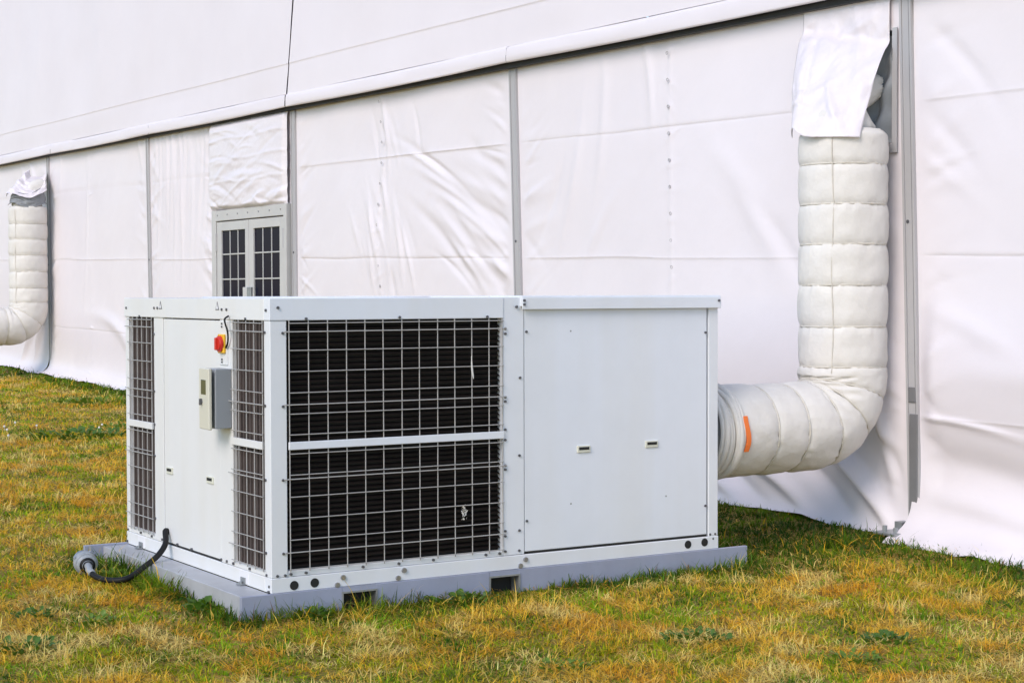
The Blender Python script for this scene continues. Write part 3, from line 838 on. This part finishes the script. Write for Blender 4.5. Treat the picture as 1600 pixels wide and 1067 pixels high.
def guard_side(ya, yb, ys):
    m = MB(); m.box(-.012, .0025, ya + .012, yb - .002, .791, .828, .002)
    g_ = m.build('guard', 'paint_sunlit', unit)
    vm = wire_mesh('wire', 1.19, 'z'); hm = wire_mesh('wire', yb - ya - .01, 'y', .0024); bm_ = wire_mesh('brace_wire', yb - ya + .03, 'y', .0029)
    for y in ys:
        o = link('wire', vm, None, g_, (-.004, y, .212)); o.rotation_euler = (random.uniform(-.002, .002), 0, 0)
    for z in ZR[:-2] + [.225]:
        o = link('wire', hm, None, g_, (-.0095, ya + .007, z)); o.rotation_euler = (random.uniform(-.003, .003), 0, 0)
    for z in ZB:
        link('brace_wire', bm_, None, g_, (-.0155, ya - .014, z))
    return g_
gf = guard_front()
gb2 = guard_side(.066, .452, (.08, .177, .270, .363, .425))
ga2 = guard_side(1.528, 1.925, (1.55, 1.625, 1.70, 1.775, 1.845, 1.90))

# bolts
bolt_y = MB().cyl((0, -.006, 0), (0, .004, 0), .0068, 8).mesh('bolt'); bolt_y.materials.append(MATS['bolt'])
bolt_z = MB().cyl((0, -.009, 0), (0, .004, 0), .013, 8).mesh('bolt'); bolt_z.materials.append(MATS['bolt_zinc'])
bolt_x = MB().cyl((-.006, 0, 0), (.004, 0, 0), .0068, 8).mesh('bolt'); bolt_x.materials.append(MATS['bolt'])
for x, z in [(.038, 1.462), (1.361, 1.458), (.183, 1.409), (.685, 1.411), (1.186, 1.409), (.064, 1.342), (.064, .997), (1.296, 1.348), (1.296, 1.322), (1.295, 1.0), (1.295, .978), (1.294, .835), (1.294, .782),
             (.062, .65), (.062, .303), (1.294, .652), (1.294, .632), (1.293, .318), (1.293, .292), (1.379, .699), (1.378, .315), (1.377, .212), (.873, .206), (1.178, .206), (.482, .205), (.679, .204), (.179, .203), (.1, .203), (.07, .2), (.03, .2), (1.384, 1.096), (1.26, .206), (1.293, .214)]:
    link('bolt', bolt_y, None, unit, (x, -.006 if z > 1.4 else 0, z))
for x, z in [(1.412, .164), (1.381, .134), (.704, .17), (.671, .135), (.371, .165), (.34, .131)]:
    link('bolt', bolt_z, None, unit, (x, -.004, z))
for x, z in [(1.425, 1.33), (2.588, 1.31), (1.425, .36), (2.588, .36), (1.395, 1.49), (2.66, 1.485), (2.62, .2), (2.655, .2), (2.64, .175), (1.395, 1.47)]:
    link('bolt', bolt_y, None, unit, (x, -.026 if z > 1.44 else .003, z))
for y, z in [(1.94, 1.45), (1.50, 1.452), (1.45, 1.452), (.50, 1.45), (.56, 1.45), (.03, 1.45), (1.52, 1.31), (1.52, 1.0), (1.52, .82), (1.52, .65), (1.52, .31), (.053, 1.345), (.053, 1.0), (.053, .65), (.053, .305), (1.95, .2), (1.75, .205), (1.58, .205), (1.42, .206), (1.2, .206), (1.0, .206), (.6, .204), (.53, .204), (.45, .204), (.25, .204), (.05, .2), (1.955, .135), (.02, .15), (.02, .125), (1.73, 1.405), (.27, 1.407)]:
    link('bolt', bolt_x, None, unit, (-.005 if (z > 1.4 or z < .15) else .0, y, z))
# round cable holes in the base rail
hole = MB().cyl((0, -.0055, 0), (0, .02, 0), .022, 20).mesh('cable_hole'); hole.materials.append(MATS['black'])
for x, z in [(.115, .149), (.222, .152), (2.464, .157), (2.579, .160)]:
    link('cable_hole', hole, None, fbr, (x, 0, z))
# recessed pulls on the panels
def pull(par, x, y, z, w_, h_, axis):
    m = MB()
    if axis == 'y':
        m.box(x - w_ / 2, x + w_ / 2, -.004, .006, z - h_ / 2, z + h_ / 2, .002); o = m.build('pull', 'handle_cream', par)
        m = MB(); m.box(x - w_ * .38, x + w_ * .38, -.0058, .004, z - h_ * .10, z + h_ * .30); m.build('pull_slot', 'black', o)
    else:
        m.box(-.004, .006, y - w_ / 2, y + w_ / 2, z - h_ / 2, z + h_ / 2, .002); o = m.build('pull', 'handle_cream', par)
        m = MB(); m.box(-.0058, .004, y - w_ * .38, y + w_ * .38, z - h_ * .10, z + h_ * .30); m.build('pull_slot', 'black', o)
pull(pan, 1.779, 0, .712, .083, .036, 'y'); pull(pan, 2.221, 0, .717, .083, .036, 'y')
pull(lpan, 0, 1.304, .588, .083, .036, 'x'); pull(lpan, 0, .744, .588, .083, .036, 'x')
# small dents/plugs on the big panel, seam line of the sheet
m = MB()
for x, z in [(1.70, 1.33), (1.70, .43), (2.32, .43)]: m.cyl((x, .003, z), (x, .006, z), .005, 8)
m.build('plug_cap', 'galv', pan)
# warning stickers: small triangles
for y in (1.408, .62):
    m = MB(); m.prism([(-.0068, y - .022, 1.447), (-.0068, y + .022, 1.447), (-.0068, y, 1.490)], (.002, 0, 0)); o = m.build('warning_sticker', 'ink', unit)
    m = MB(); m.prism([(-.0076, y - .014, 1.452), (-.0076, y + .014, 1.452), (-.0076, y, 1.479)], (.002, 0, 0)); o2 = m.build('sticker_face', 'sticker', o)
# isolator switch on its mounting strip
m = MB(); m.box(-.006, .002, .500, .596, 1.176, 1.392, .002); sw = m.build('switch_mount', 'paint_sunlit', unit)
m = MB(); m.box(-.020, -.0055, .512, .588, 1.234, 1.328, .004); ys_ = m.build('switch_plate', 'yellow', sw); ys_['label'] = 'yellow isolator switch plate'
m = MB()
m.cyl((-.0205, .55, 1.281), (-.030, .55, 1.281), .040, 24); m.cyl((-.0305, .55, 1.281), (-.037, .55, 1.281), .034, 24, r2=.031); m.box(-.050, -.032, .542, .558, 1.250, 1.312, .003)
k_ = m.build('switch_knob', 'red', sw); k_['label'] = 'red rotary switch knob'
for z in (1.19, 1.203, 1.365, 1.38): link('bolt', bolt_x, None, sw, (-.006, .558, z)).scale = (1, .7, .7)
# control box
m = MB(); m.box(-.086, -.001, .458, .606, .868, 1.160, .003); cb = m.build('control_box', 'box_grey', unit)
dm = MB(); dm.box(-.018, 0, -.158, 0.0, 0, .300, .004)
door = dm.build('box_door', 'box_cream', cb); door.location = (-.090, .612, .863); door.rotation_euler = (0, 0, R(-5))
m = MB(); m.box(-.0195, -.002, -.115, -.032, .168, .246, .004); m.build('display_window', 'lcd', door)
m = MB(); m.cyl((-.026, -.05, .135), (-.010, -.05, .135), .009, 10); m.box(-.034, -.02, -.056, -.046, .118, .150, .002); m.build('lock', 'bolt', door)
# thin hose beside the guard
link('hose', tube_mesh('hose', spline([(-.012, .46, 1.42), (-.03, .47, 1.40), (-.022, .452, 1.34), (-.012, .475, 1.29), (-.012, .50, 1.262)], 6), .005, 6), 'rubber', unit, smooth=True)
# clips with white patches on the left base rail
for y in (1.734, .315):
    m = MB(); m.box(-.0055, .0, y - .055, y + .055, .124, .188, .002); o = m.build('patch_plate', 'sticker', unit)
    m = MB(); m.box(-.035, -.0035, y - .025, y + .025, .120, .126); m.box(-.012, -.0058, y - .025, y + .025, .1265, .155); m.cyl((-.02, y, .126), (-.02, y, .136), .009, 6); m.build('clip', 'galv', o)
# outlet collar
m = MB(); n_ = 48
me = bpy.data.meshes.new('outlet_collar')
A_ = np.linspace(0, 2 * math.pi, n_ + 1)
prof = [(UL + .002, .275), (UL + .012, .275), (UL + .014, .245), (UL + .15, .243), (UL + .15, .22), (UL + .01, .22)]
XX = np.array([[p_[0]] * (n_ + 1) for p_ in prof]); RR = np.array([[p_[1]] * (n_ + 1) for p_ in prof])
link('outlet_collar', grid_mesh('outlet_collar', XX, .345 + RR * np.sin(A_)[None], .73 + RR * np.cos(A_)[None]), 'galv', unit)

# skid
EX, ER = .157, .20
sk_root = None
def beam(y0, y1, xa, xb, name='skid_beam'):
    m = MB()
    xs_ = [xa, .364, .548, 1.193, 1.369, xb]
    for i in (0, 2, 4): m.box(xs_[i], xs_[i + 1], y0, y1, 0 if i != 0 else -.005, .1185, .002)
    for i in (1, 3): m.box(xs_[i] + .0005, xs_[i + 1] - .0005, y0 + .0006, y1 - .0006, .092, .118)
    return m.build(name, 'skid', unit)
b1 = beam(-.012, .012, -EX, UL + ER)
m = MB(); m.box(-EX - .10, UL + ER, UW - .03, UW - .005, .0, .128, .002); m.build('skid_beam', 'skid', unit)
m = MB(); m.box(-EX + .006, -.0035, .0125, UW - .031, -.01, .1180, .003); m.build('skid_crossbeam', 'skid_worn', unit)
m = MB(); m.box(UL - .12, UL - .03, .0505, UW - .031, .0, .1165, .003); m.build('skid_crossbeam', 'skid', unit)
for xa, xb in ((.364, .548), (1.193, 1.369)):
    m = MB()
    m.box(xa - .004, xa + .004, -.018, .9, .0, .0965); m.box(xb - .004, xb + .004, -.018, .9, .0, .0965); m.box(xa + .0045, xb - .0045, -.018, .9, .088, .0965)
    fp = m.build('forklift_pocket', 'galv', unit)
    m = MB(); m.box(xa + .005, xb - .005, .06, .07, -.01, .087); m.build('pocket_dark', 'black', fp)  # black sheet near the mouth, painting the shade deep in the pocket

# power cable and plug
cable_pts = [(.02, 1.350, .245), (-.015, 1.335, .262), (-.038, 1.275, .205), (-.10, 1.225, .152), (-.20, 1.157, .11), (-.316, 1.078, .072), (-.39, 1.13, .060), (-.42, 1.26, .062), (-.425, 1.36, .082), (-.412, 1.43, .10)]
pc = empty('power_cable', (-.40, 1.2, .03), 'thick black power cable with a grey plug lying on the grass by the skid', 'cable')
pinv = Matrix.Translation(-Vector(pc.location))
o = link('cable', tube_mesh('cable', spline(cable_pts, 8), .0155, 12), 'rubber', pc, smooth=True); o.matrix_parent_inverse = pinv
ax0 = Vector((-.412, 1.43, .10)); axd = Vector((.10, .95, .12)).normalized()
def lathe(prof, name, p0, dvec, n_=28):
    q = dvec.to_track_quat('Z', 'Y').to_matrix()
    A_ = np.linspace(0, 2 * math.pi, n_ + 1)
    P3 = np.array([[list(p0 + q @ Vector((r * math.cos(a), r * math.sin(a), h))) for a in A_] for r, h in prof])
    return grid_mesh(name, P3[..., 0], P3[..., 1], P3[..., 2])
o = link('plug_body', lathe([(.027, -.012), (.030, -.006), (.032, .0), (.046, .006), (.055, .014), (.055, .05), (.057, .052), (.057, .08), (.050, .085), (.048, .13), (.0, .13)], 'plug_body', ax0, axd), 'plug', pc); o.matrix_parent_inverse = pinv
plug_o = o
link('gland_ring', lathe([(.024, -.010), (.041, -.006), (.041, .004), (.03, .006)], 'gland_ring', ax0, axd), 'rubber', plug_o)
link('cable_gland', tube_mesh('cable_gland', spline([ax0 + axd * .0, ax0 - axd * .03, Vector(cable_pts[-2]) + Vector((0, 0, .002)), Vector(cable_pts[-3]) * .45 + Vector(cable_pts[-2]) * .55], 5), .019, 12), 'box_grey', plug_o, smooth=True)
for hh in (.020, .035, .064):
    link('rib', lathe([(.056, hh - .003), (.0605, hh - .002), (.0605, hh + .002), (.056, hh + .003)], 'rib', ax0, axd), 'plug', plug_o)
m = MB(); c_ = ax0 + axd * .065
for k in range(4):
    a = k * math.pi / 2 + .5
    q = axd.to_track_quat('Z', 'Y').to_matrix(); p_ = c_ + q @ Vector((.056 * math.cos(a), .056 * math.sin(a), 0))
    m.cyl(p_ - axd * .012, p_ + axd * .012, .009, 8)
m.build('plug_lug', 'plug', plug_o)

# bits caught in the guard
def feather(loc, pts, wd, label):
    m = bpy.data.meshes.new('feather'); v = []; f = []
    for i, (x, z) in enumerate(pts):
        ww = wd * math.sin(math.pi * (i + .35) / (len(pts) + .2))
        v += [(x - ww, 0, z), (x, -.003, z), (x + ww, .001, z)]
    for i in range(len(pts) - 1):
        f += [(i * 3, i * 3 + 1, i * 3 + 4, i * 3 + 3), (i * 3 + 1, i * 3 + 2, i * 3 + 5, i * 3 + 4)]
    m.from_pydata(v, [], f); m.update()
    o = link('feather', m, 'feather', None, loc, smooth=True); tag(o, label, 'feather', 'feathers caught in the front guard'); return o
feather((1.088, -.014, 1.10), [(0, .115), (.002, .085), (.003, .06), (.006, .035), (.010, .015), (.012, 0)], .006, 'thin pale feather hanging in the upper front guard')
def fluff(loc, label):
    m = bpy.data.meshes.new('fluff'); v = []; f = []; rg = random.Random(3)
    for k in range(40):
        c = Vector((rg.gauss(0, .007), rg.uniform(0, .010), rg.gauss(0, .016))); d = Vector((rg.gauss(0, 1), rg.gauss(0, .6), rg.gauss(0, 1))).normalized() * rg.uniform(.003, .009); e = Vector((rg.gauss(0, 1), rg.gauss(0, 1), rg.gauss(0, 1))).normalized() * .004
        i = len(v); v += [c - d - e, c - d + e, c + d + e, c + d - e]; f.append((i, i + 1, i + 2, i + 3))
    m.from_pydata([tuple(x) for x in v], [], f); m.update()
    o = link('down_tuft', m, 'feather', None, loc); tag(o, label, 'down')
fluff((1.058, .006, .43), 'small white tuft of down caught in the lower front guard')

# scrap of paper by the far wall
m = MB(); m.prism([(-.10, -.02, 0), (.12, .03, .02), (.08, .10, .05), (-.09, .08, .03)], (0, 0, .004))
o = m.build('paper_scrap', 'paper', None, loc=(4.0, 13.2, .35)); tag(o, 'small white scrap of paper on the grass behind the unit', 'litter')

# ------------------------------------------------------------------ broad-leaved weeds
def leaf_verts(base, yaw, tilt, ln, wd, rg):
    pts = []; n_ = 5
    for i in range(n_ + 1):
        t = i / n_; ww = wd * math.sin(math.pi * min(1, t * .93 + .07)) ** .8
        up = math.sin(tilt) * ln * t - .35 * ln * t * t; out = math.cos(tilt) * ln * t
        c = Vector((out, 0, up)); 
        pts += [c + Vector((0, -ww, .25 * ww)), c, c + Vector((0, ww, .25 * ww))]
    M = Matrix.Rotation(yaw, 3, 'Z')
    return [Vector(base) + M @ p_ for p_ in pts], n_
def weed(x, y, rad, n_, ln, label, material='weed', seed=0):
    rg = random.Random(seed)
    z = float(gz(x, y))
    root = empty('weed', (x, y, z), label, 'weed', 'leafy weeds in the dry lawn')
    lm = []
    for k in range(4):
        v, nn = leaf_verts((0, 0, 0), 0, .5 + .12 * k, ln * (.75 + .15 * k), ln * (.22 + .03 * k), rg)
        f = []
        for i in range(nn):
            f += [(i * 3, i * 3 + 1, i * 3 + 4, i * 3 + 3), (i * 3 + 1, i * 3 + 2, i * 3 + 5, i * 3 + 4)]
        me = bpy.data.meshes.new('leaf'); me.from_pydata([tuple(p_) for p_ in v], [], f); me.update()
        me.materials.append(MATS[material]); me.polygons.foreach_set('use_smooth', np.ones(len(me.polygons), bool)); lm.append(me)
    for k in range(n_):
        a = rg.uniform(0, 6.28); q = rad * rg.random() ** .6
        o = link('leaf', lm[k % 4], None, root, (q * math.cos(a), q * math.sin(a), rg.uniform(.0, .045) * (1 - .5 * q / rad)))
        o.rotation_euler = (rg.uniform(-.4, .4), rg.uniform(-.5, .2), a + rg.uniform(-.9, .9)); s_ = rg.uniform(.6, 1.2); o.scale = (s_, s_, s_)
    return root

# ------------------------------------------------------------------ grass
cp = np.array(CAM_POS[:2])
fwd = np.array([math.sin(R(CAM_YAW)), math.cos(R(CAM_YAW))]); rgt = np.array([fwd[1], -fwd[0]])
def greenness(x, y):
    g = fbm(x * .55 + 31, y * .45 + 11, 3)
    g2 = fbm(x * 2.6 + 3, y * 2.2 + 7, 3)
    g3 = fbm(x * 7 + 3, y * 7 + 7, 2)
    v = .26 * g + .44 * g2 + .30 * g3
    return sstep(.49, .58, v)
def edge_green_shade(x, y):  # weight for greener, taller grass and for shade painted into it
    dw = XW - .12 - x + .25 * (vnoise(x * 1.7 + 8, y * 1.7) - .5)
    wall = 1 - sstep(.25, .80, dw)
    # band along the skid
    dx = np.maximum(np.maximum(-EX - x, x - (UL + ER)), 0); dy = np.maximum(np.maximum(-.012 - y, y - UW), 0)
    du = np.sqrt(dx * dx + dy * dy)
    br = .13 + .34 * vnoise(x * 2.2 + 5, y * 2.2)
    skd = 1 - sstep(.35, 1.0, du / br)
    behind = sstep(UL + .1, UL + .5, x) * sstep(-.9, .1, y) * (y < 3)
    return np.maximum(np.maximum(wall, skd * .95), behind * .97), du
def build_grass():
    bands = [(5.4, 7.6, 9500), (7.6, 9.5, 8000), (9.5, 12.5, 5200), (12.5, 17, 3600), (17, 24, 2000), (24, 36, 800)]
    PX = []; PY = []; DD = []
    for d0, d1_, den in bands:
        hw = .40
        area = (d1_ ** 2 - d0 ** 2) * hw
        n_ = int(area * den)
        dd = np.sqrt(RNG.uniform(d0 ** 2, d1_ ** 2, n_)); s_ = RNG.uniform(-hw, hw, n_) * dd
        x = cp[0] + fwd[0] * dd + rgt[0] * s_; y = cp[1] + fwd[1] * dd + rgt[1] * s_
        ok = (x < XW - .02)
        PX.append(x[ok]); PY.append(y[ok]); DD.append(dd[ok])
    x = np.concatenate(PX); y = np.concatenate(PY); dd = np.concatenate(DD)
    # clumping: pull some blades toward tuft centres
    cell = .055
    cx = (np.floor(x / cell) + _hash(np.floor(x / cell), np.floor(y / cell))) * cell
    cy = (np.floor(y / cell) + _hash(np.floor(y / cell) + 77, np.floor(x / cell))) * cell
    pull_ = RNG.random(len(x)) ** .7 * .75
    ox = x - cx; oy = y - cy
    x = cx + ox * (1 - pull_); y = cy + oy * (1 - pull_)
    inside = (x > -EX + .01) & (x < UL + ER) & (y > -.02) & (y < UW + .03)
    inside &= ~((x < -EX + .0))
    ok = ~inside & (x < XW - .05)
    x, y, dd, ox, oy = x[ok], y[ok], dd[ok], ox[ok], oy[ok]
    n_ = len(x)
    e, du = edge_green_shade(x, y)
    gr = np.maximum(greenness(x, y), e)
    # colour keeps together tuft by tuft: tufts lean green or dry, mats are pale or rusty
    tn = fbm(x * 9.0 + 3, y * 8.0 + 41, 2); tn2 = fbm(x * 4.2 + 13, y * 3.6 + 1, 2)
    pg = np.clip(.55 * greenness(x, y) + 1.0 * sstep(.48, .58, .45 * tn + .55 * tn2), 0, 1)
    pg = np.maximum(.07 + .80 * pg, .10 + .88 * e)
    isg = RNG.random(n_) < pg
    r1 = RNG.random((n_, 1)); r2 = RNG.random((n_, 1)); r3 = RNG.random((n_, 1))
    straw = np.array([.88, .60, .085]); pale = np.array([.95, .76, .28]); rust = np.array([.76, .34, .022]); ochre = np.array([.86, .51, .016])
    pa = sstep(.50, .66, fbm(x * 5.1 + 50, y * 4.4 + 20, 3))[:, None] * .75 + .25 * (r1 < .22)
    ru = sstep(.50, .64, fbm(x * 2.4 + 90, y * 2.1 + 60, 3))[:, None] * .60 + .2 * (r2 < .2)
    dry = straw * r3 + ochre * (1 - r3)
    dry = dry * (1 - ru) + (rust * .6 + ochre * .4) * ru
    dry = dry * (1 - pa) + pale * pa
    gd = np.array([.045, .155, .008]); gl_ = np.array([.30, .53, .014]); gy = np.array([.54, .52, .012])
    gp = sstep(.42, .66, fbm(x * 5.5 + 5, y * 5.0 + 70, 3))[:, None]
    k = np.clip(.75 * gp + .5 * (r1 - .5), 0, 1)
    grn = gd * (1 - k) + gl_ * k
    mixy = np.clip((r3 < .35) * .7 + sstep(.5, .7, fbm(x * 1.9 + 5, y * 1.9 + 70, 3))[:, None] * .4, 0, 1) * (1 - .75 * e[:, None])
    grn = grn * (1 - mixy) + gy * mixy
    grn = grn * (1 - .42 * e[:, None])  # edge greens darkened: shade by wall and unit put into the blade colour
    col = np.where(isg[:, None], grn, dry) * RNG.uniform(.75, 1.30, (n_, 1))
    brown = (RNG.random((n_, 1)) < .06); col = np.where(brown, np.array([.20, .10, .025]), col)
    # size and pose
    ln = np.where(isg, RNG.uniform(.018, .058, n_), RNG.uniform(.035, .105, n_))
    tall = .5 * fbm(x * 2.1 + 9, y * 2.1 + 3, 2) + .5 * fbm(x * 8 + 9, y * 8 + 3, 2)
    ln *= .2 + 1.15 * tall
    ln *= 1 + .7 * e * RNG.random(n_) + 1.7 * np.clip(1 - du / .20, 0, 1) * RNG.random(n_) * sstep(.35, .6, vnoise(x * 3.3, y * 3.3))
    ln *= np.where(RNG.random(n_) < .015, 1.9, 1)
    ln += np.clip(1 - du / .17, 0, 1) * RNG.uniform(0, .075, n_) * sstep(.30, .62, vnoise(x * 4.1 + 2, y * 4.1))
    lay = ~isg & (RNG.random(n_) < .72)
    tilt = np.where(lay, RNG.uniform(1.05, 1.5, n_), np.abs(RNG.normal(.62, .32, n_)))
    yaw = np.where(isg, np.arctan2(oy, ox) + RNG.normal(0, .9, n_), 14 * fbm(x * 2.6, y * 2.6 + 30, 2) + RNG.normal(0, 1.5, n_))
    wd = RNG.uniform(.0012, .0027, n_) * np.where(isg, 1.3, 1.0) * np.clip(dd / 8.0, 1, 4) ** .85
    bend = RNG.uniform(.1, .8, n_)
    z0 = gz(x, y) - .004 + np.where(lay, RNG.uniform(0, .022, n_), 0)
    hx, hy = np.cos(yaw), np.sin(yaw); tw = yaw + RNG.normal(0, .5, n_); sx, sy = -np.sin(tw), np.cos(tw)
    t2 = np.minimum(tilt + bend, 1.62)
    b0 = np.stack([x, y, z0], 1)
    m1 = b0 + np.stack([hx * np.sin(tilt), hy * np.sin(tilt), np.cos(tilt)], 1) * (ln * .55)[:, None]
    tp = m1 + np.stack([hx * np.sin(t2), hy * np.sin(t2), np.cos(t2)], 1) * (ln * .5)[:, None]
    sd_ = np.stack([sx, sy, np.zeros(n_)], 1) * wd[:, None]
    V = np.stack([b0 - sd_, b0 + sd_, m1 + sd_ * .8, m1 - sd_ * .8, tp], 1).reshape(-1, 3)
    bi = (np.arange(n_) * 5)[:, None]
    T = np.concatenate([bi + [0, 1, 2], bi + [0, 2, 3], bi + [3, 2, 4]], 1).reshape(-1, 3)
    me = bpy.data.meshes.new('grass')
    me.vertices.add(len(V)); me.vertices.foreach_set('co', V.astype(np.float32).ravel())
    me.loops.add(T.size); me.loops.foreach_set('vertex_index', T.astype(np.int32).ravel())
    me.polygons.add(len(T)); me.polygons.foreach_set('loop_start', np.arange(0, T.size, 3, dtype=np.int32))
    me.update(calc_edges=True)
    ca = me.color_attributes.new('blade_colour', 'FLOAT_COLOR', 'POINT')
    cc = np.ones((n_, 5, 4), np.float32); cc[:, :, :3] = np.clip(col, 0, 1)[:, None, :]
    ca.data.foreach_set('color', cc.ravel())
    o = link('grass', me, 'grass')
    tag(o, 'short patchy lawn of dry straw coloured and green grass', 'grass', kind='stuff')
    print('blades', n_, 'tris', len(T))
build_grass()

weed(1.86, 8.70, .50, 240, .065, 'wide patch of dark green leaves in the far lawn at left', 'weed', 1)
weed(2.5, 9.2, .30, 110, .055, 'small leafy clump between the far leafy patch and the unit', 'weed_light', 2)
weed(1.43, -1.38, .15, 130, .036, 'dark leafy clump in the foreground below the right panel', 'weed', 3)
weed(-.19, .33, .11, 80, .055, 'dark leafy clump against the skid corner', 'weed', 4)
weed(-1.19, -.11, .15, 100, .042, 'leafy clump at the lower left edge of the lawn', 'weed', 5)
weed(-.75, .25, .12, 70, .038, 'sparse leafy clump left of the skid corner', 'weed_light', 6)
weed(-.30, 1.32, .10, 70, .045, 'leafy clump inside the loop of the black cable', 'weed_light', 7)
weed(1.75, -2.05, .12, 90, .036, 'light green clump at the bottom edge right of centre', 'weed_light', 8)
weed(2.15, -1.85, .12, 90, .036, 'dark green clump low in the right foreground', 'weed', 9)
weed(.18, -.11, .08, 60, .045, 'leafy tuft left of the left forklift pocket', 'weed', 10)
weed(.95, -.12, .16, 110, .05, 'leafy tuft before the skid between the two forklift pockets', 'weed', 11)
weed(3.2, 12.2, .45, 150, .07, 'green patch by the wall at the unit\'s far left edge', 'weed_light', 12)
weed(-.95, .55, .10, 60, .036, 'dark leafy clump left of the sparse clump by the skid corner', 'weed', 13)
weed(.62, -1.55, .11, 80, .032, 'low green clump at the bottom edge left of centre', 'weed_light', 14)

# white clover heads dotted about the far lawn
rgc = random.Random(21)
cm = bpy.data.meshes.new('clover_flower'); bmc = bmesh.new()
bmesh.ops.create_icosphere(bmc, subdivisions=2, radius=.011)
for v in bmc.verts: v.co = v.co * (1 + .25 * rgc.uniform(-1, 1)) + Vector((0, 0, .045))
bmesh.ops.create_cone(bmc, segments=5, radius1=.0015, radius2=.0015, depth=.045, matrix=Matrix.Translation((0, 0, .0225)))
bmc.to_mesh(cm); bmc.free(); cm.materials.append(MATS['feather'])
for k in range(16):
    x = 1.2 + rgc.gauss(0, .55); y = 9.5 + rgc.gauss(0, .5)
    tag(link('clover_flower', cm, None, None, (x, y, float(gz(x, y)))), 'tiny white clover flower in the far left lawn', 'flower', 'white clover flowers in the far left lawn')
